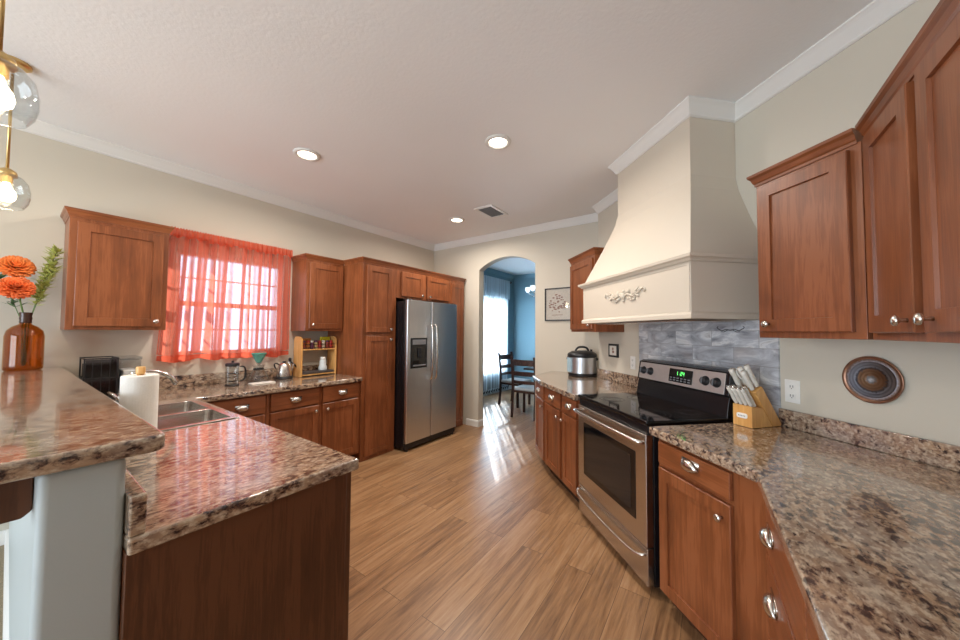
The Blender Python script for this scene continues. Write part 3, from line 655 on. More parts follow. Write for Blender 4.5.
# ------------------------------------------------------------------ cabinets along the hood wall
NB, NU = -1.205, -1.60
cab('wall_cabinet', 'small cherry wall cabinet beyond the range hood, above the pressure cooker', 'H', 2.93, 3.45, NH+.002, NU, 1.405, 2.16,
    [('door', 2.965, 3.435, 1.43, 2.125, (3.0, 1.47))], [(2.93, NH+.01), (2.93, NU-.02), (3.45, NU-.02), (3.45, NH+.06)])
cab('base_cabinet', 'cherry base cabinet directly left of the stove', 'H', 2.462, 2.782, NH+.002, NB, 0, .864,
    [('drawer', 2.49, 2.758, .715, .852, (2.62, .785)), ('door', 2.49, 2.758, .11, .70, (2.725, .645))], kick=.09, kickin=.06)
cab('base_cabinet', 'cherry base cabinet second from the stove, toward the arch', 'H', 2.783, 3.195, NH+.002, NB, 0, .864,
    [('drawer', 2.805, 3.172, .715, .852, (2.99, .785)), ('door', 2.805, 3.172, .11, .70, (2.835, .645))], kick=.09, kickin=.06)
# angled end cabinet toward the arch (frame E)
P0 = w2('H', 3.20, NB); E0 = Vector((P0.x*math.cos(FR['E'])+P0.y*math.sin(FR['E']), -P0.x*math.sin(FR['E'])+P0.y*math.cos(FR['E'])))
ex, ey = E0.x, E0.y
cab('base_cabinet', 'narrow angled cherry base cabinet at the arch end of the stove counter', 'E', ex+.016, ex+.40, ey-.12, ey, 0, .864,
    [('drawer', ex+.02, ex+.385, .715, .852, (ex+.2, .785)), ('door', ex+.02, ex+.385, .11, .70, (ex+.05, .645))], kick=.09, kickin=.06)
t = thing('granite_worktop', 'granite worktop left of the stove holding the pressure cooker', 'worktop', 'W', (3.2, 1.2, CT-.042))
q = lambda s, n: tuple(w2('H', s, n)[:2])
endp = w2('E', ex+.42, ey+.02)
poly = [q(2.462, NH+.002), q(2.462, NB+.02), q(3.19, NB+.025), (endp.x, endp.y), (UB-.002, endp.y+.03), (UB-.002, HC.y+.002), (HC.x+.002, HC.y+.002)]
MB().prism(poly, CT-.042, CT).obj('worktop_slab', M['granite'], t, bevel=.007, seg=3)
MB().prism([q(2.462, NH+.002), q(2.462, NH+.022), q(3.408, NH+.022), q(3.408, NH+.002)], CT+.0005, CT+.1).obj('backsplash', M['granite'], t, bevel=.004)

# right of the stove
CU = -.449       # front of the right-hand wall cabinets (v)
scn = lambda v, n: 0
s_corner_u = (CU-NU/S+CU)*S     # s where n=NU meets v=CU
sc_ = S*((CU-NU*2**.5)+CU)
cab('wall_cabinet', 'cherry wall cabinet right of the range hood, single broad door', 'H', sc_+.002, 1.368, NH+.002, NU, 1.38, 2.13,
    [('door', sc_+.035, 1.35, 1.408, 2.11, (1.305, 1.445))], [(sc_+.012, NU-.02), (1.368, NU-.02), (1.368, NH+.01)])
uc = CU-NU*2**.5
t = cab('wall_cabinet', 'cherry double-door wall cabinet at the right edge, knobs side by side', 'W', .80, uc-.004, VR+.002, CU, 1.38, 2.13,
    [('door', 1.438, 1.768, 1.405, 2.11, (1.472, 1.44)), ('door', 1.03, 1.385, 1.405, 2.11, (1.335, 1.44))], [(.80, CU-.02), (uc-.002, CU-.02)])
NBR = -1.205; FR['R'] = math.radians(2.0)
PB = Vector((1.572, -.132)); cR_, sR_ = math.cos(FR['R']), math.sin(FR['R'])
xB, yB = PB.x*cR_+PB.y*sR_, -PB.x*sR_+PB.y*cR_
sb = S*(PB.x+PB.y)
cab('base_cabinet', 'cherry base cabinet directly right of the stove, drawer over door', 'H', sb+.002, 1.575, NH+.002, NBR, 0, .864,
    [('drawer', 1.15, 1.555, .735, .845, (1.345, .80)), ('door', 1.15, 1.555, .10, .715, (1.185, .655))], kick=.09, mat='wood')
cab('base_cabinet', 'cherry drawer cabinet at the lower right under the granite, two cup pulls showing', 'R', -.25, xB-.012, -.752, yB, 0, .864,
    [('drawer', 1.02, 1.515, .665, .852, (1.42, .75)), ('drawer', 1.02, 1.515, .385, .65, (1.38, .565)), ('drawer', 1.02, 1.515, .11, .37, (1.38, .28)),
     ('drawer', .45, 1.0, .72, .852, (.72, .795)), ('door', .45, 1.0, .11, .70, (.95, .64))], kick=.09)
t = thing('granite_worktop', 'long granite worktop right of the stove, in the foreground', 'worktop', 'W', (1.6, -.4, CT-.042))
nE = NBR+.02; uE, vE = 1.560, -.115
uw = VR-NH*2**.5
poly = [q(1.60, NH+.002), q(1.60, nE), (uE, vE), (-.27, vE-.035*1.83), (-.27, VR+.002), (uw-.0, VR+.002)]
MB().prism(poly, CT-.042, CT).obj('worktop_slab', M['granite'], t, bevel=.008, seg=3)
MB().prism([q(1.514, NH+.002), q(1.514, NH+.022), q(S*(uw+VR)+.012, NH+.022), q(S*(uw+VR)+.012, NH+.002)], CT+.0005, CT+.092).obj('backsplash', M['granite'], t, bevel=.004)

# ------------------------------------------------------------------ wall fittings
def outlet(label, s, z):
    t = thing('outlet', label, 'outlet', 'H', (s, NH, z-.06))
    MB().box(s-.036, s+.036, NH+.0005, NH+.006, z-.06, z+.06).obj('cover_plate', M['white'], t, bevel=.003)
    for dz_ in (-.024, .024):
        f = MB().box(s-.017, s+.017, NH+.006, NH+.008, z+dz_-.014, z+dz_+.014).obj('socket', M['white'], t, bevel=.002)
        MB().box(s-.008, s-.005, NH+.008, NH+.0084, z+dz_-.004, z+dz_+.008).box(s+.005, s+.008, NH+.008, NH+.0084, z+dz_-.004, z+dz_+.008).box(s-.002, s+.002, NH+.008, NH+.0084, z+dz_-.011, z+dz_-.007).obj('slots', M['blackplastic'], f)
outlet('white double outlet on the wall beside the knife block', 1.455, 1.097)
outlet('white outlet between the stove and the small framed plaque', 2.80, 1.122)
t = thing('framed_plaque', 'tiny black-framed plaque on the wall right of the pressure cooker', 'plaque', 'H', (3.11, NH, 1.16))
MB().box(3.025, 3.195, NH+.0005, NH+.014, 1.15, 1.285).obj('frame', M['blackplastic'], t, bevel=.003)
MB().box(3.05, 3.17, NH+.014, NH+.0145, 1.17, 1.265).obj('card', M['plaqueface'], t)
m = MB().box(3.105, 3.115, NH+.0145, NH+.015, 1.19, 1.235); m.sphere((3.11, NH+.0145, 1.235), .014, 10, 6, (1, .1, 1)); m.sphere((3.105, NH+.0145, 1.205), .018, 10, 6, (1, .1, .7)); m.obj('motif', M['ink'], t)
t = thing('decorative_plate', 'round engraved copper plate hung on the right wall', 'plate', 'H', (1.132, NH+.0, 1.204))
pc = (1.132, NH+.001, 1.204)
MB().lathe([(0, 0), (.07, 0), (.098, .012), (.101, .016), (.099, .02), (.092, .017), (.086, .013), (0, .008)], pc, 48, RY).obj('plate_body', M['copper'], t, smooth=True)
MB().lathe([(.0885, .0145), (.086, .0155), (.06, .0125), (.03, .0118), (0, .0118)], pc, 48, RY).obj('engraved_face', M['plate'], t, smooth=True)
for o in t.children: pass
# framed print on the back wall (frame B: x=v, y=-u)
t = thing('framed_print', 'thin-framed pale print with a round sepia motif beside the arch', 'picture', 'B', (1.62, -UB, 1.54))
px0, px1, pz0, pz1 = 1.44, 1.80, 1.545, 1.965
m = MB()
for a in ((px0, px1, pz0, pz0+.014), (px0, px1, pz1-.014, pz1), (px0, px0+.014, pz0+.014, pz1-.014), (px1-.014, px1, pz0+.014, pz1-.014)): m.box(a[0], a[1], -UB+.001, -UB+.02, a[2], a[3])
m.obj('frame', M['blackplastic'], t)
MB().box(px0+.014, px1-.014, -UB+.001, -UB+.008, pz0+.014, pz1-.014).obj('print', plain('aged_print', hexc(206, 190, 168), .6), t)
m = MB(); random.seed(3)
for k in range(46):
    a = random.random()*2*PI; r = .115*math.sqrt(random.random()); m.sphere((1.63+r*math.cos(a), -UB+.0085, 1.765+r*math.sin(a)), .010+.008*random.random(), 8, 4, (1, .08, .6))
m.box(1.56, 1.70, -UB+.008, -UB+.009, 1.615, 1.622).obj('print_motif', M['ink'], t)
MB().box(px0+.014, px1-.014, -UB+.011, -UB+.0125, pz0+.014, pz1-.014).obj('glazing', M['pane'], t)

# ------------------------------------------------------------------ curtain over the kitchen window
t = thing('window_curtain', 'sheer coral red gathered curtain over the kitchen window', 'curtain', 'W', (1.23, 3.70, 1.14))
def drape(u0, u1, z0, z1, v, amp, nf, flare=.0, nx=320, nz=18, seed=1, ruff=0):
    rnd = random.Random(seed); ph = [rnd.uniform(0, 6.28) for _ in range(6)]; m = MB(); rows = []
    for j in range(nz+1):
        q_ = j/nz; row = []
        for i in range(nx+1):
            p = i/nx; a = amp*(.45+.55*(1-q_))
            y = a*(math.sin(nf*2*PI*p+2.2*math.sin(6*p+ph[0])+ph[1])*(.75+.25*math.sin(9*p+ph[2]))+.25*math.sin(nf*1.7*2*PI*p+ph[3]))
            z = z0+(z1-z0)*q_
            if j == 0: z += .008*math.sin(nf*2*PI*p*.5+ph[3])+.006*math.sin(17*p+ph[4])
            if ruff and j == nz: z += ruff*math.sin(nf*2*2*PI*p+ph[5])*rnd.uniform(.5, 1)
            fl = flare*(1-q_)*(1-p)
            row.append(m._v((u0+(u1-u0)*p-fl, v+y, z)))
        rows.append(row)
    for A, B in zip(rows, rows[1:]):
        for i in range(nx): m.face([A[i], A[i+1], B[i+1], B[i]])
    return m
drape(.752, 1.728, 1.185, 2.205, WL-.070, .043, 8, .047, seed=1).obj('sheer_panel', M['curtain'], t, smooth=True)
drape(.705, 1.728, 1.135, 1.185, WL-.070, .043, 8, 0, nz=2, seed=1).obj('hem', M['hem'], t, smooth=True)
drape(.750, 1.730, 2.182, 2.258, WL-.098, .007, 26, 0, nz=4, seed=2, ruff=.008).obj('header_ruffle', M['hem'], t, smooth=True)
t = thing('curtain_rod', 'thin white rod threaded through the top of the coral curtain', 'curtain rod', 'W', (1.26, 3.72, 2.20))
MB().cyl((.742, WL-.074, 2.205), (1.742, WL-.074, 2.205), .006, 10).obj('rod', M['white'], t)
for u in (.746, 1.738): MB().box(u-.006, u+.006, WL-.074, WL-.001, 2.195, 2.215).obj('bracket', M['white'], t)

# ------------------------------------------------------------------ counter-top things, left run
# black rack and clear bin
t = thing('storage_rack', 'black two-tier rack with smoky clear sides under the left wall cabinet', 'rack', 'W', (.385, 3.58, CT))
u0, u1, v0, v1, z1 = .30, .462, 3.47, 3.70, 1.20
m = MB()
for a in (u0, u1-.008):
    for b in (v0, v1-.008): m.box(a, a+.008, b, b+.008, CT+.001, z1)
for z in (CT+.012, CT+.15, z1-.008):
    for b in (v0, v1-.008): m.box(u0+.008, u1-.008, b, b+.008, z, z+.008)
    for a in (u0, u1-.008): m.box(a, a+.008, v0+.008, v1-.008, z, z+.008)
for k in range(1, 4): m.box(u0+.04*k, u0+.04*k+.003, v0, v0+.003, CT+.02, z1-.008)
m.obj('wire_frame', M['blackplastic'], t)
MB().box(u0+.009, u1-.009, v0+.004, v0+.006, CT+.02, z1-.01).box(u1-.006, u1-.004, v0+.009, v1-.009, CT+.02, z1-.01).obj('smoky_panel', M['smoke'], t)
for z in (CT+.02, CT+.159): MB().box(u0+.012, u1-.012, v0+.02, v1-.012, z, z+.09).obj('drawer_tray', M['black'], t, bevel=.004)
t = thing('plastic_bin', 'clear lidded plastic bin beside the black two-tier rack', 'bin', 'W', (.53, 3.60, CT))
MB().box(.475, .578, 3.48, 3.70, CT+.001, CT+.27).obj('bin_body', M['frost'], t, bevel=.01)
MB().box(.487, .566, 3.495, 3.685, CT+.006, CT+.20).obj('contents', M['white'], t, bevel=.01)
MB().box(.470, .583, 3.475, 3.705, CT+.271, CT+.293).obj('lid', M['frost'], t, bevel=.005)
# paper towel
t = thing('towel_holder', 'wooden upright paper towel holder with knob at the sink', 'holder', 'W', (.345, 2.085, CT))
MB().lathe([(.0, .0), (.075, .0), (.075, .014), (.065, .018), (0, .018)], (.345, 2.085, CT+.001), 28).obj('base', M['bamboo'], t, smooth=False)
MB().cyl((.345, 2.085, CT+.018), (.345, 2.085, CT+.294), .011, 12).obj('post', M['bamboo'], t, smooth=True)
MB().lathe([(.0, 0), (.014, 0), (.016, .006), (.016, .03), (.013, .034), (0, .034)], (.345, 2.085, CT+.295), 16).obj('finial', M['bamboo'], t, smooth=True)
m = MB(); c = (.345, 2.085, CT+.020)
single(m.lathe([(.018, .0), (.060, .0), (.061, .004), (.061, .268), (.058, .272), (.02, .272), (.018, .266), (.018, 0)], c, 40), 'paper_towel_roll', M['paper'], 'white paper towel roll standing by the sink', 'paper towel', 'W', c, smooth=False)
# french press
t = thing('french_press', 'glass french press with black lid, left of the carafe', 'french press', 'W', (1.165, 3.52, CT))
c = (1.165, 3.52, CT+.001)
MB().lathe([(0, .0), (.052, 0), (.054, .006), (.05, .012), (0, .012)], c, 24).obj('base', M['blackplastic'], t, smooth=False)
m = MB(); m.open = True; m.lathe([(.0, .013), (.047, .013), (.049, .02), (.049, .17), (.051, .175)], c, 28).obj('beaker', M['glass'], t, smooth=True, solid=.002)
MB().lathe([(0, .176), (.053, .176), (.053, .192), (.045, .2), (.01, .203), (.0, .203)], c, 28).obj('lid', M['blackplastic'], t, smooth=False)
MB().cyl((c[0], c[1], CT+.204), (c[0], c[1], CT+.222), .009, 12).obj('plunger_knob', M['blackplastic'], t)
MB().lathe([(.0, .075), (.046, .075), (.046, .082), (0, .082)], c, 24).obj('filter_disc', M['chrome'], t)
m = MB()
for z in (.03, .1, .165): m.lathe([(.0495, z), (.052, z), (.052, z+.006), (.0495, z+.006), (.0495, z)], c, 28)
for a in (.5, 2.1, 3.7, 5.2): m.box(c[0]+.0505*math.cos(a)-.003, c[0]+.0505*math.cos(a)+.003, c[1]+.0505*math.sin(a)-.003, c[1]+.0505*math.sin(a)+.003, CT+.012, CT+.176)
m.obj('metal_cage', M['chrome'], t)
MB().tube([(c[0]+.05, c[1]-.01, CT+.165), (c[0]+.085, c[1]-.015, CT+.17), (c[0]+.098, c[1]-.017, CT+.14), (c[0]+.096, c[1]-.017, CT+.07), (c[0]+.085, c[1]-.015, CT+.04), (c[0]+.052, c[1]-.01, CT+.035)], .008, 10).obj('handle', M['blackplastic'], t, smooth=True, sub=1)
# board, carafe, dripper
single(MB().box(1.28, 1.475, 3.40, 3.50, CT+.001, CT+.009), 'coaster_board', M['white'], 'flat white board lying in front of the glass carafe', 'board', 'W', (1.38, 3.45, CT+.001), bevel=.003)
t = thing('glass_carafe', 'glass pour-over carafe under the teal dripper', 'carafe', 'W', (1.405, 3.60, CT))
c = (1.405, 3.60, CT+.001)
m = MB(); m.open = True; m.lathe([(0, .0), (.08, .0), (.088, .012), (.084, .04), (.062, .085), (.042, .115), (.04, .13), (.046, .15)], c, 32).obj('bowl', M['glass'], t, smooth=True, solid=.003)
MB().lathe([(.041, .112), (.0445, .112), (.0445, .128), (.041, .128), (.041, .112)], c, 28).obj('collar', M['blackplastic'], t)
MB().tube([(c[0]+.042, c[1]-.02, CT+.135), (c[0]+.09, c[1]-.04, CT+.12), (c[0]+.105, c[1]-.05, CT+.08), (c[0]+.085, c[1]-.04, CT+.045)], .007, 8).obj('handle', M['glass'], t, smooth=True, sub=1)
t = thing('pour_over_dripper', 'teal cone coffee dripper on top of the glass carafe', 'dripper', 'W', (1.405, 3.60, CT+.151))
c = (1.405, 3.60, CT+.152)
m = MB(); m.open = True; m.lathe([(.020, .028), (.064, .118), (.066, .122), (.062, .121), (.017, .03)], c, 32).obj('cone', M['teal'], t, smooth=True)
MB().lathe([(.012, .0), (.052, .0), (.054, .006), (.05, .010), (.022, .012), (.02, .028), (.012, .028), (.012, 0)], c, 32).obj('foot', M['glass'], t, smooth=True)
# kettle on its base
t = thing('kettle', 'silver cone kettle with black handle on a black base', 'kettle', 'W', (1.645, 3.62, CT))
c = (1.645, 3.62, CT+.001)
MB().lathe([(0, 0), (.082, 0), (.084, .01), (.078, .02), (0, .02)], c, 28).obj('power_base', M['blackplastic'], t)
MB().lathe([(0, .021), (.07, .021), (.072, .03), (.052, .13), (.042, .15), (.03, .16), (0, .163)], c, 32).obj('kettle_body', M['steel'], t, smooth=True)
MB().lathe([(0, .163), (.016, .163), (.017, .17), (.012, .178), (0, .18)], c, 16).obj('lid_knob', M['blackplastic'], t, smooth=True)
MB().tube([(c[0]-.045, c[1], CT+.14), (c[0]-.07, c[1]-.005, CT+.165), (c[0]-.10, c[1]-.01, CT+.16), (c[0]-.095, c[1]-.01, CT+.135), (c[0]-.075, c[1]-.005, CT+.10)], .008, 10).obj('handle', M['blackplastic'], t, smooth=True, sub=1)
MB().tube([(c[0]+.055, c[1], CT+.06), (c[0]+.085, c[1], CT+.09), (c[0]+.09, c[1], CT+.13), (c[0]+.105, c[1], CT+.15)], .007, 8).obj('gooseneck_spout', M['steel'], t, smooth=True, sub=1)
# hand grinder behind
t = thing('hand_grinder', 'small chrome and black hand grinder between the kettle and the wooden rack', 'grinder', 'W', (1.752, 3.725, CT))
c = (1.752, 3.725, CT+.001)
MB().lathe([(0, 0), (.026, 0), (.026, .08), (.022, .085), (.024, .15), (.02, .16), (0, .162)], c, 20).obj('grinder_body', M['chrome'], t, smooth=True)
MB().lathe([(0, .162), (.014, .162), (.016, .19), (.01, .2), (0, .2)], c, 16).obj('cap', M['blackplastic'], t, smooth=True)
MB().tube([(c[0]-.012, c[1]-.03, CT+.165), (c[0]+.02, c[1]-.055, CT+.13), (c[0]+.04, c[1]-.07, CT+.10)], .008, 8).obj('crank_lever', M['blackplastic'], t, smooth=True)

# spice rack
t = thing('spice_rack', 'pale wooden two-tier rack against the tall pantry', 'rack', 'W', (2.0, 3.62, CT))
RX0, RX1, RY0, RY1, RT = 1.785, 2.188, 3.56, 3.72, 1.335
for nm, x in (('side_panel', RX0), ('side_panel', RX1-.018)):
    pr = rounded([(RY0, CT+.001), (RY1, CT+.001), (RY1, RT), (RY0, RT)], [0, 0, .06, .06], 6)
    MB().prism(pr, x, x+.018, 'x').obj('side_panel', M['bamboo'], t, bevel=.002)
MB().box(RX0+.0185, RX1-.0185, RY0+.004, RY1-.004, 1.188, 1.20).obj('shelf', M['bamboo'], t)
for z in (1.215, 1.25): MB().cyl((RX0+.0185, RY0+.006, z), (RX1-.0185, RY0+.006, z), .004, 8).obj('rail', M['chairwood'], t)
MB().box(RX0+.0185, RX1-.0185, RY1-.012, RY1-.004, 1.205, 1.28).obj('back_rail', M['bamboo'], t)
tp = MB().box(RX0+.0185, RX1-.0185, RY0+.004, RY1-.004, CT+.012, CT+.024).obj('lower_shelf', M['bamboo'], t)
single(MB().box(RX0+.022, RX1-.022, RY0+.008, RY1-.01, CT+.025, CT+.05), 'tray', M['mat'], 'dark tray on the lower shelf of the wooden rack', 'tray', 'W', (2.0, 3.65, CT+.025), bevel=.006)
cols = [(150, 60, 40), (196, 120, 60), (110, 60, 90), (206, 176, 120), (180, 50, 44), (226, 210, 180), (170, 70, 50), (200, 60, 50)]
capm = [plain('jar_cap_%s' % n_, hexc(*c_), .4) for n_, c_ in (('plum', (96, 54, 84)), ('red', (170, 44, 44)), ('white', (226, 222, 212)))]
jlab = ['leftmost spice jar on the wooden rack, rust red', 'second spice jar from the left on the wooden rack, ochre', 'third spice jar from the left on the wooden rack, plum', 'fourth spice jar from the left on the wooden rack, sandy',
        'fourth spice jar from the right on the wooden rack, bright red', 'third spice jar from the right on the wooden rack, cream', 'second spice jar from the right on the wooden rack, brick red', 'rightmost spice jar on the wooden rack, red']
for k, cc_ in enumerate(cols):
    x = RX0+.05+.0435*k; c = (x, RY0+.045, 1.2005)
    t = thing('spice_jar', jlab[k], 'jar', 'W', c, 'spice jars on the wooden rack')
    MB().lathe([(0, 0), (.017, 0), (.018, .003), (.018, .062), (.014, .07), (0, .07)], c, 16).obj('jar_body', plain('spice_%d' % k, hexc(*cc_), .3), t, smooth=False)
    MB().lathe([(0, .0705), (.0165, .0705), (.0165, .09), (0, .091)], c, 16).obj('cap', capm[k % 3], t)
c = (2.10, RY0+.10, 1.2005)
single(MB().prism(rounded([(2.045, 1.2015), (2.155, 1.2015), (2.153, 1.33), (2.047, 1.33)], .006, 3), RY0+.085, RY0+.115, 'y'), 'yellow_packet', plain('yellow_packet', hexc(206, 198, 40), .5), 'lime yellow packet behind the jars on the wooden rack', 'packet', 'W', c, bevel=.004)
c = (1.88, RY0+.10, 1.2005)
single(MB().box(1.83, 1.93, RY0+.078, RY0+.122, 1.2015, 1.315), 'orange_packet', plain('orange_packet', hexc(200, 128, 56), .5), 'tan orange packet behind the jars on the wooden rack', 'packet', 'W', c, bevel=.004)
t = thing('white_bottle', 'pale bottle with white cap on the lower shelf of the wooden rack', 'bottle', 'W', (2.06, 3.62, CT+.051))
c = (2.06, 3.62, CT+.0505)
MB().lathe([(0, 0), (.042, 0), (.046, .006), (.046, .035), (.036, .06), (.035, .10), (.028, .118), (0, .12)], c, 24).obj('bottle_body', M['bottlewhite'], t, smooth=True)
MB().lathe([(0, .12), (.029, .12), (.029, .142), (.027, .147), (0, .147)], c, 20).obj('cap', M['white'], t)

# ------------------------------------------------------------------ amber bottle with flowers on the bar
BU, BV = .063, 3.60
t = thing('amber_bottle', 'amber glass bottle vase on the far end of the bar', 'vase', 'W', (BU, BV, BZ))
c = (BU, BV, BZ+.001)
m = MB(); m.open = True
m.lathe([(0, .0), (.068, 0), (.076, .008), (.077, .03), (.077, .215), (.07, .25), (.05, .275), (.026, .29), (.021, .3), (.021, .365)], c, 36).obj('bottle_body', M['amber'], t, smooth=True, solid=.004)
m = MB(); m.open = True; m.lathe([(.0235, .30), (.027, .305), (.024, .315), (.027, .33), (.024, .345), (.0275, .36), (.0255, .368)], c, 24).obj('neck_ring', plain('dark_amber', hexc(58, 34, 24), .2), t, smooth=True)
def mum(label, c, r, mat, tilt):
    t = thing('orange_mum', label, 'flower', 'W', (BU, BV, BZ+.02))
    R = Matrix.Rotation(tilt[0], 3, 'X') @ Matrix.Rotation(tilt[1], 3, 'Y'); rnd = random.Random(int(c[2]*1000)); m = MB(); C = Vector(c)
    for layer in range(7):
        el = -.25+.26*layer; n = [26, 26, 24, 20, 16, 12, 8][layer]; L = r*(1-.085*layer)
        for k in range(n):
            a = 2*PI*(k+.5*(layer % 2))/n+rnd.uniform(-.06, .06); e = el+rnd.uniform(-.08, .08)
            d = Vector((math.cos(a)*math.cos(e), math.sin(a)*math.cos(e), math.sin(e))); sd = Vector((-math.sin(a), math.cos(a), 0)); upv = d.cross(sd)*-1
            w_ = .011; pts_ = [(0.15, .4, 0), (.55, 1, .0), (.85, .95, .06), (1.0, .35, .12)]
            L1 = [m._v(C+R @ (d*L*q_+sd*w_*ww+Vector((0, 0, r*h_)))) for q_, ww, h_ in pts_]; R1 = [m._v(C+R @ (d*L*q_-sd*w_*ww+Vector((0, 0, r*h_)))) for q_, ww, h_ in pts_]
            for i in range(3): m.face([L1[i], L1[i+1], R1[i+1], R1[i]])
    m.obj('petals', mat, t, smooth=True, solid=.0012)
    m = MB(); b = C+R @ Vector((0, 0, -.02)); m.tube([(BU+(.004 if c[2] > 1.75 else -.004), BV, BZ+.03), (BU, BV-.002*(c[2] > 1.75), BZ+.30), (BU*.6+b.x*.4, BV-.004, BZ+.40), tuple(b)], .0035, 8).obj('stem', M['stem'], t, smooth=True)
mum('upper orange chrysanthemum in the amber bottle', (.018, 3.585, 1.79), .082, M['orange'], (1.0, .12))
mum('lower orange chrysanthemum in the amber bottle', (.022, 3.545, 1.655), .080, M['orange2'], (1.05, .05))
def sprig(label, tip, seed, n=60, ld=1, mat='green'):
    t = thing('leafy_sprig', label, 'foliage', 'W', (BU, BV, BZ+.02)); rnd = random.Random(seed); b = Vector((BU+.012*(1 if tip[0] > BU else -1), BV+.006, BZ+.30)); T = Vector(tip)
    P = [Vector((BU+.008*(1 if tip[0] > BU else -1), BV+.012, BZ+.04)), b]+[b.lerp(T, q_)+Vector((0, 0, .03*math.sin(PI*q_))) for q_ in (.3, .6, 1)]
    MB().tube(P, .0025, 6).obj('stem', M['stem'], t); m = MB()
    for k in range(n):
        q_ = .25+.75*k/n; p = b.lerp(T, q_)+Vector((0, 0, .03*math.sin(PI*q_))); a = rnd.uniform(0, 6.28); d = Vector((math.cos(a), math.sin(a), rnd.uniform(.1, .9))).normalized(); L = rnd.uniform(.025, .05)*ld
        sd = d.cross(Vector((0, 0, 1))).normalized()*.007*ld; m.face([m._v(p), m._v(p+d*L*.5+sd), m._v(p+d*L), m._v(p+d*L*.5-sd)])
    m.obj('leaves', M[mat], t, solid=.001)
sprig('tall yellow-green leafy sprig leaning right in the amber bottle', (.175, 3.60, 1.93), 4, 240, 1.25)
sprig('short yellow-green leafy sprig at the right of the amber bottle', (.165, 3.57, 1.80), 9, 130, 1.2)
sprig('dark green leafy sprig behind the orange flowers', (-.06, 3.63, 1.74), 5, 70, 1.3, 'leafdark')

# ------------------------------------------------------------------ pressure cooker
c0 = (3.80, 1.245, CT)
t = thing('pressure_cooker', 'stainless electric pressure cooker with black lid in the corner', 'pressure cooker', 'W', c0)
c = (c0[0], c0[1], CT+.001)
MB().lathe([(0, 0), (.145, 0), (.155, .008), (.157, .035), (0, .035)], c, 36).obj('base', M['blackplastic'], t, smooth=False)
MB().lathe([(0, .036), (.155, .036), (.155, .212), (0, .212)], c, 40).obj('steel_shell', M['steel2'], t, smooth=False, bevel=.002)
MB().lathe([(0, .213), (.162, .213), (.164, .235), (.155, .255), (.12, .275), (.05, .285), (0, .286)], c, 40).obj('lid', M['blackplastic'], t, smooth=True)
dirv = Vector((-.94, -.34, 0)); sdv = Vector((.34, -.94, 0)); C = Vector(c)
MB().tube([tuple(C+sdv*a+Vector((0, 0, z))) for a, z in ((-.075, .272), (-.06, .31), (-.03, .328), (.03, .328), (.06, .31), (.075, .272))], .013, 10).obj('lid_handle', M['blackplastic'], t, smooth=True, sub=1)
MB().cyl(C+sdv*.10+Vector((0, 0, .262)), C+sdv*.10+Vector((0, 0, .30)), .014, 12).obj('steam_valve', M['blackplastic'], t)
for sg in (-1, 1):
    m = MB(); m.tube([tuple(C+sdv*sg*.155+dirv*a+Vector((0, 0, z))) for a, z in ((-.035, .19), (0, .2), (.035, .19))], .016, 8).obj('side_grip', M['blackplastic'], t, smooth=True)
m = MB(); A = C+Vector((-.72, .66, 0))*.156; m.T = Matrix.Translation(A) @ Matrix.Rotation(math.atan2(.66, -.72), 4, 'Z'); m.box(-.006, .012, -.045, .045, .045, .205).obj('control_panel', plain('pale_blue_panel', hexc(168, 194, 206), .25), t, bevel=.004)

# ------------------------------------------------------------------ knife block
KP = Vector((2.234, -.152)); KA = math.atan2(-.64, .77); kb_at = (KP.x, KP.y, CT)
FR['K'] = KA
def kf(a, w_): p = KP+Vector((math.cos(KA), math.sin(KA)))*a+Vector((-math.sin(KA), math.cos(KA)))*w_; return p
K0 = Vector((KP.x*math.cos(KA)+KP.y*math.sin(KA), -KP.x*math.sin(KA)+KP.y*math.cos(KA)))  # KP in frame K
t = thing('knife_block', 'pale wooden slanted knife block beside the stove', 'knife block', 'K', (K0.x+.1, K0.y+.05, CT))
kx, ky = K0.x, K0.y; Z = CT+.001
MB().prism([(kx, Z), (kx+.145, Z), (kx+.079, Z+.10), (kx, Z+.113)], ky, ky+.10, 'y').obj('front_block', M['bamboo'], t, bevel=.003)
MB().prism([(kx+.1475, Z), (kx+.205, Z), (kx+.210, Z+.012), (kx+.076, Z+.215), (kx+.0257, Z+.185)], ky, ky+.10, 'y').obj('rear_block', M['bamboo'], t, bevel=.003)
lb = MB().prism(rounded([(ky+.022, Z+.044), (ky+.078, Z+.044), (ky+.078, Z+.070), (ky+.022, Z+.070)], .011, 5), kx-.0025, kx-.0003, 'x').obj('name_plate', M['white'], t)
m = MB()
for k in range(5): m.box(kx-.003, kx-.0026, ky+.033+.008*k, ky+.037+.008*k, Z+.053, Z+.060)
m.obj('engraved_mark', M['grey'], lb)
KD = Vector((-.55, 0, .835))       # direction the knives stick out (frame K)
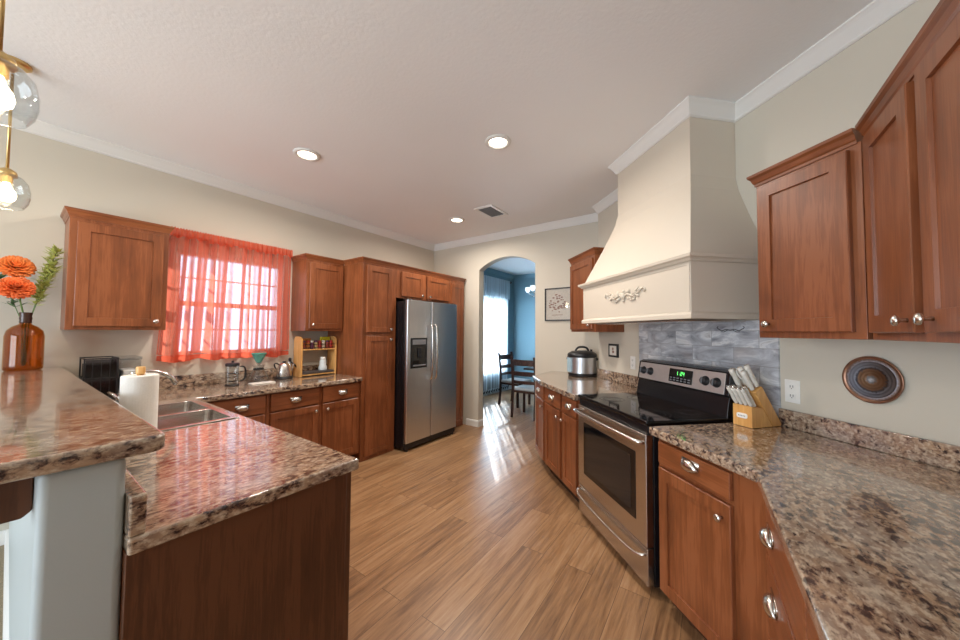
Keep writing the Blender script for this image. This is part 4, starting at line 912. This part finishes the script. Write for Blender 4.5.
def knife(label, a, w_, z, L, butt=True, wide=.011, th=.008):
    t = thing('kitchen_knife', label, 'knife', 'K', (kx+a, ky+w_, Z+z), 'white-handled knives in the wooden block')
    o = Vector((kx+a, ky+w_, Z+z)); n_ = Vector((.835, 0, .55)); m = MB(); sd = Vector((0, 1, 0))
    rows = []
    for q_, ww in ((.0, .8), (.06, .75), (.3, 1.0), (.6, .8), (.85, 1.05), (1, .95)):
        cc_ = o+KD*(.006+L*q_); rows.append([m._v(cc_+n_*wide*ww*math.cos(x)+sd*th*math.sin(x)) for x in [2*PI*i/10 for i in range(10)]])
    for A, B in zip(rows, rows[1:]):
        for i in range(10): m.face([A[i], A[(i+1) % 10], B[(i+1) % 10], B[i]])
    m.face(rows[0]); m.face(rows[-1]); m.obj('handle', M['handle_w'], t, smooth=True)
    m = MB(); m.T = Matrix.Translation(o) @ Matrix.Rotation(-.5825, 4, 'Y')
    m.box(-.008, .008, -.005, .005, .0006, .0065).obj('bolster', M['chrome'], t)
    if butt: e_ = o+KD*(.006+L); MB().lathe([(0, 0), (wide*.95, 0), (wide*.8, .005), (0, .007)], e_, 12, KD.to_track_quat('Z', 'Y').to_matrix(), 1, .8).obj('end_cap', M['chrome'], t, smooth=True)
steak = ['steak knife at the left of the lower row in the wooden block', 'steak knife second from left, lower row of the wooden block', 'steak knife third from left, lower row of the wooden block', 'steak knife at the right of the lower row in the wooden block']
for k in range(4): knife(steak[k], .016, .087-.0245*k, .1115, .105, wide=.0125, th=.009)
for k, s_ in enumerate(('steak knife at the left of the second row in the wooden block', 'steak knife at the middle of the second row in the wooden block', 'steak knife at the right of the second row in the wooden block')): knife(s_, .050, .084-.031*k, .106, .115, wide=.0125, th=.009)
def rz(a): return .185+(a-.0257)*(.030/.0503)+.001
for (a, w_, L, s_) in ((.037, .08, .12, 'large white-handled knife at the left of the upper tier in the block'), (.037, .02, .115, 'large white-handled knife at the right front of the upper tier in the block'), (.052, .043, .125, 'broad white-handled knife in the middle of the upper tier'), (.066, .018, .13, 'tallest white-handled knife at the back right of the upper tier')):
    knife(s_, a, w_, rz(a)+.0005, L, False, .0155, .0115)
t = thing('kitchen_scissors', 'white-handled kitchen scissors at the back of the knife block', 'scissors', 'K', (kx+.064, ky+.075, Z+rz(.064)))
o = Vector((kx+.064, ky+.081, Z+rz(.064)+.0005))
for sg in (-1, 1):
    m = MB(); m.T = Matrix.Translation(o) @ Matrix.Rotation(-.5825, 4, 'Y')
    ring = [(.018*math.sin(2*PI*k/16), sg*.013+.010*math.cos(2*PI*k/16), .075+.030*math.cos(2*PI*k/16)) for k in range(17)]
    m.tube(ring, .005, 8); m.tube([(0, sg*.004, .001), (0, sg*.01, .047)], .006, 8); m.obj('finger_loop', M['handle_w'], t, smooth=True)

# ------------------------------------------------------------------ ceiling fittings
def can(label, u, v):
    t = thing('recessed_light', label, 'ceiling light', 'W', (u, v, CEIL-.012), 'recessed ceiling lights')
    m = MB(); m.lathe([(.068, -.001), (.098, -.001), (.096, -.010), (.072, -.014), (.066, -.006), (.068, -.001)], (u, v, CEIL), 40).obj('trim_ring', M['trim'], t, smooth=True)
    MB().lathe([(.0, -.003), (.065, -.003), (.065, -.006), (.045, -.009), (0, -.010)], (u, v, CEIL), 32).obj('lens', M['canlens'], t, smooth=True)
    l = light('can_lamp', 'AREA', (0, 0, 0), (0, 0, 0), CAN_W, WARM, shape='DISK', size=.13, spread=math.radians(165)); l.parent = t; l.location = (0, 0, -.004)
can('recessed ceiling light nearest the window wall', 1.337, 2.652)
can('recessed ceiling light nearest the range hood', 2.056, 1.297)
can('smallest recessed ceiling light, above the refrigerator', 3.226, 2.642)
t = thing('ceiling_vent', 'white louvered air vent in the ceiling toward the arch', 'vent', 'W', (3.228, 2.122, CEIL-.012))
vc = (3.228, 2.122)
m = MB(); hx, hy = .185, .122
m.cells([vc[0]-hx, vc[0]-hx+.035, vc[0]+hx-.035, vc[0]+hx], [vc[1]-hy, vc[1]-hy+.035, vc[1]+hy-.035, vc[1]+hy], {(i, j) for i in range(3) for j in range(3)}-{(1, 1)}, CEIL-.012, CEIL-.0005).obj('frame', M['trim'], t, bevel=.003)
MB().box(vc[0]-hx+.036, vc[0]+hx-.036, vc[1]-hy+.036, vc[1]+hy-.036, CEIL-.003, CEIL-.0005).obj('duct_backing', M['vent'], t)
m = MB()
for k in range(8):
    y = vc[1]-hy+.047+.0215*k; m.prism([(y, CEIL-.0035), (y+.014, CEIL-.011), (y+.0155, CEIL-.0105), (y+.002, CEIL-.003)], vc[0]-hx+.036, vc[0]+hx-.036, 'x')
m.obj('louvers', M['grey'], t)
def pendant(label, u, v):
    z0 = 2.035; t = thing('pendant_lamp', label, 'pendant light', 'W', (u, v, z0), 'pendant lamps over the bar')
    MB().lathe([(0, 0), (.062, 0), (.062, -.012), (.05, -.022), (0, -.024)], (u, v, CEIL-.0005), 28).obj('ceiling_canopy', M['brass'], t, smooth=False)
    MB().cyl((u, v, z0+.20), (u, v, CEIL-.022), .006, 12).obj('rod', M['brass'], t, smooth=True)
    MB().lathe([(0, .205), (.012, .205), (.03, .192), (.034, .18), (.034, .165), (.02, .162), (.02, .13), (0, .13)], (u, v, z0), 24).obj('socket', M['brass'], t, smooth=True)
    m = MB(); m.open = True
    m.lathe([(.033, .172), (.052, .162), (.070, .135), (.078, .095), (.078, .06), (.072, .028), (.06, .006), (.056, .0)], (u, v, z0), 40).obj('glass_shade', M['glass'], t, smooth=True, solid=.002)
    MB().lathe([(0, .13), (.012, .128), (.016, .11), (.03, .085), (.034, .065), (.03, .045), (.018, .033), (0, .03)], (u, v, z0), 20).obj('bulb', M['bulb'], t, smooth=True)
    l = light('pendant_glow', 'POINT', (0, 0, 0), (0, 0, 0), 6, (1, .8, .55), shadow_soft_size=.03); l.parent = t; l.location = (0, 0, .015)
pendant('nearer glass pendant lamp on a brass rod, at the top left', -.043, 1.76)
pendant('farther glass pendant lamp on a brass rod, above the flowers', -.03, 3.02)

# ------------------------------------------------------------------ dining room
t = thing('sheer_curtain', 'white sheer floor-length curtain with lace valance in the dining room', 'curtain', 'W', (6.3, 4.06, .03))
drape(5.70, 6.93, .14, 2.60, 4.055, .018, 12, 0, nx=200, seed=6).obj('sheer_panel', M['sheer'], t, smooth=True)
drape(5.70, 6.93, .03, .14, 4.055, .018, 12, 0, nx=200, nz=2, seed=6).obj('hem', M['valance'], t, smooth=True)
drape(5.68, 6.95, 2.18, 2.62, 4.02, .014, 14, 0, nx=200, nz=6, seed=8).obj('lace_valance', M['valance'], t, smooth=True)
m = MB()
for k in range(12):
    x = 5.78+.1*k; m.sphere((x, 4.03, .09), .03, 8, 5, (1, .15, .8)); m.sphere((x+.03, 4.03, .115), .016, 8, 5, (1, .15, 1))
m.obj('hem_motif', M['blackplastic'], t)
t = thing('curtain_rod', 'dark curtain rod above the white dining curtain', 'curtain rod', 'W', (6.3, 4.05, 2.60))
MB().cyl((5.62, 4.05, 2.60), (7.02, 4.05, 2.60), .012, 12).obj('rod', M['chairwood'], t, smooth=True)
for u in (5.60, 7.03): MB().sphere((u, 4.05, 2.60), .028, 12, 8).obj('finial', M['chairwood'], t, smooth=True)
for u in (5.66, 6.98): MB().box(u-.008, u+.008, 4.05, VD-.001, 2.59, 2.61).obj('bracket', M['chairwood'], t)
def chair(label, x, y, rot):
    """seat centre at (x,y); the back is on local -x, the sitter faces +x"""
    FR['C'] = rot; P = Vector((x*math.cos(rot)+y*math.sin(rot), -x*math.sin(rot)+y*math.cos(rot)))
    t = thing('dining_chair', label, 'chair', 'C', (P.x, P.y, 0), 'dining chairs'); X, Y = P.x, P.y
    for sy in (-1, 1):
        m = MB(); pts = [(X-.235, 0), (X-.205, .25), (X-.195, .45), (X-.205, .7), (X-.245, 1.0)]
        ring = [(a-.018, z) for a, z in pts]+[(a+.018, z) for a, z in reversed(pts)]
        m.prism(ring, Y+sy*.205-.017, Y+sy*.205+.017, 'y').obj('back_leg', M['chairwood'], t, bevel=.003)
        MB().box(X+.175, X+.21, Y+sy*.2-.018, Y+sy*.2+.018, 0, .43).obj('front_leg', M['chairwood'], t, bevel=.003)
    MB().box(X-.185, X+.21, Y-.215, Y+.215, .40, .435).obj('seat_frame', M['chairwood'], t, bevel=.004)
    MB().box(X-.18, X+.22, Y-.22, Y+.22, .436, .485).obj('cushion', M['cushion'], t, bevel=.016, seg=3)
    for z, h, dx in ((.90, .10, -.235), (.72, .07, -.207), (.58, .05, -.2)):
        m = MB(); n = 8; A = []; 
        ring = [(X+dx-.03*math.sin(PI*k/n)-.008, Y-.188+.376*k/n) for k in range(n+1)]+[(X+dx-.03*math.sin(PI*k/n)+.008, Y-.188+.376*k/n) for k in range(n, -1, -1)]
        m.prism(ring, z-h/2, z+h/2, 'z').obj('back_slat', M['chairwood'], t, bevel=.002)
chair('dining chair with pale seat nearest the arch, back to the kitchen', 5.05, 2.54, 0)
chair('dining chair beside the white sheer curtain, turned sideways', 5.68, 3.16, -PI/2-.1)
t = thing('dining_table', 'dark dining table half hidden behind the arch wall', 'table', 'W', (5.85, 2.35, 0))
MB().box(5.36, 6.32, 1.85, 2.82, .72, .755).obj('tabletop', M['chairwood'], t, bevel=.006)
MB().lathe([(0, .05), (.07, .05), (.05, .2), (.075, .45), (.06, .72), (0, .72)], (5.85, 2.35, 0), 24).obj('pedestal', M['chairwood'], t, smooth=True)
for a in (.6, .6+PI/2, .6+PI, .6+1.5*PI):
    MB().tube([(5.85+.05*math.cos(a), 2.35+.05*math.sin(a), .2), (5.85+.25*math.cos(a), 2.35+.25*math.sin(a), .08), (5.85+.38*math.cos(a), 2.35+.38*math.sin(a), .03)], .028, 8).obj('foot', M['chairwood'], t, smooth=True)
t = thing('chandelier', 'small chandelier with frosted bulbs seen through the arch', 'chandelier', 'W', (5.75, 2.75, 2.05))
cx, cy = 5.80, 2.70
MB().lathe([(0, 0), (.05, 0), (.05, -.02), (0, -.025)], (cx, cy, CEIL-.0005), 20).obj('ceiling_canopy', M['chrome'], t)
MB().cyl((cx, cy, 2.12), (cx, cy, CEIL-.02), .008, 10).obj('rod', M['chrome'], t)
MB().sphere((cx, cy, 2.12), .035, 14, 8).obj('hub', M['chrome'], t, smooth=True)
for k in range(5):
    a = 2*PI*k/5+1.75; e_ = (cx+.24*math.cos(a), cy+.24*math.sin(a), 2.16)
    ar = MB().tube([(cx+.03*math.cos(a), cy+.03*math.sin(a), 2.12), (cx+.14*math.cos(a), cy+.14*math.sin(a), 2.08), e_], .007, 8).obj('arm', M['chrome'], t, smooth=True)
    m = MB(); m.lathe([(0, 0), (.02, .0), (.045, .04), (.05, .085), (.04, .10), (0, .105)], e_, 18).obj('shade', M['chbulb'], ar, smooth=True)
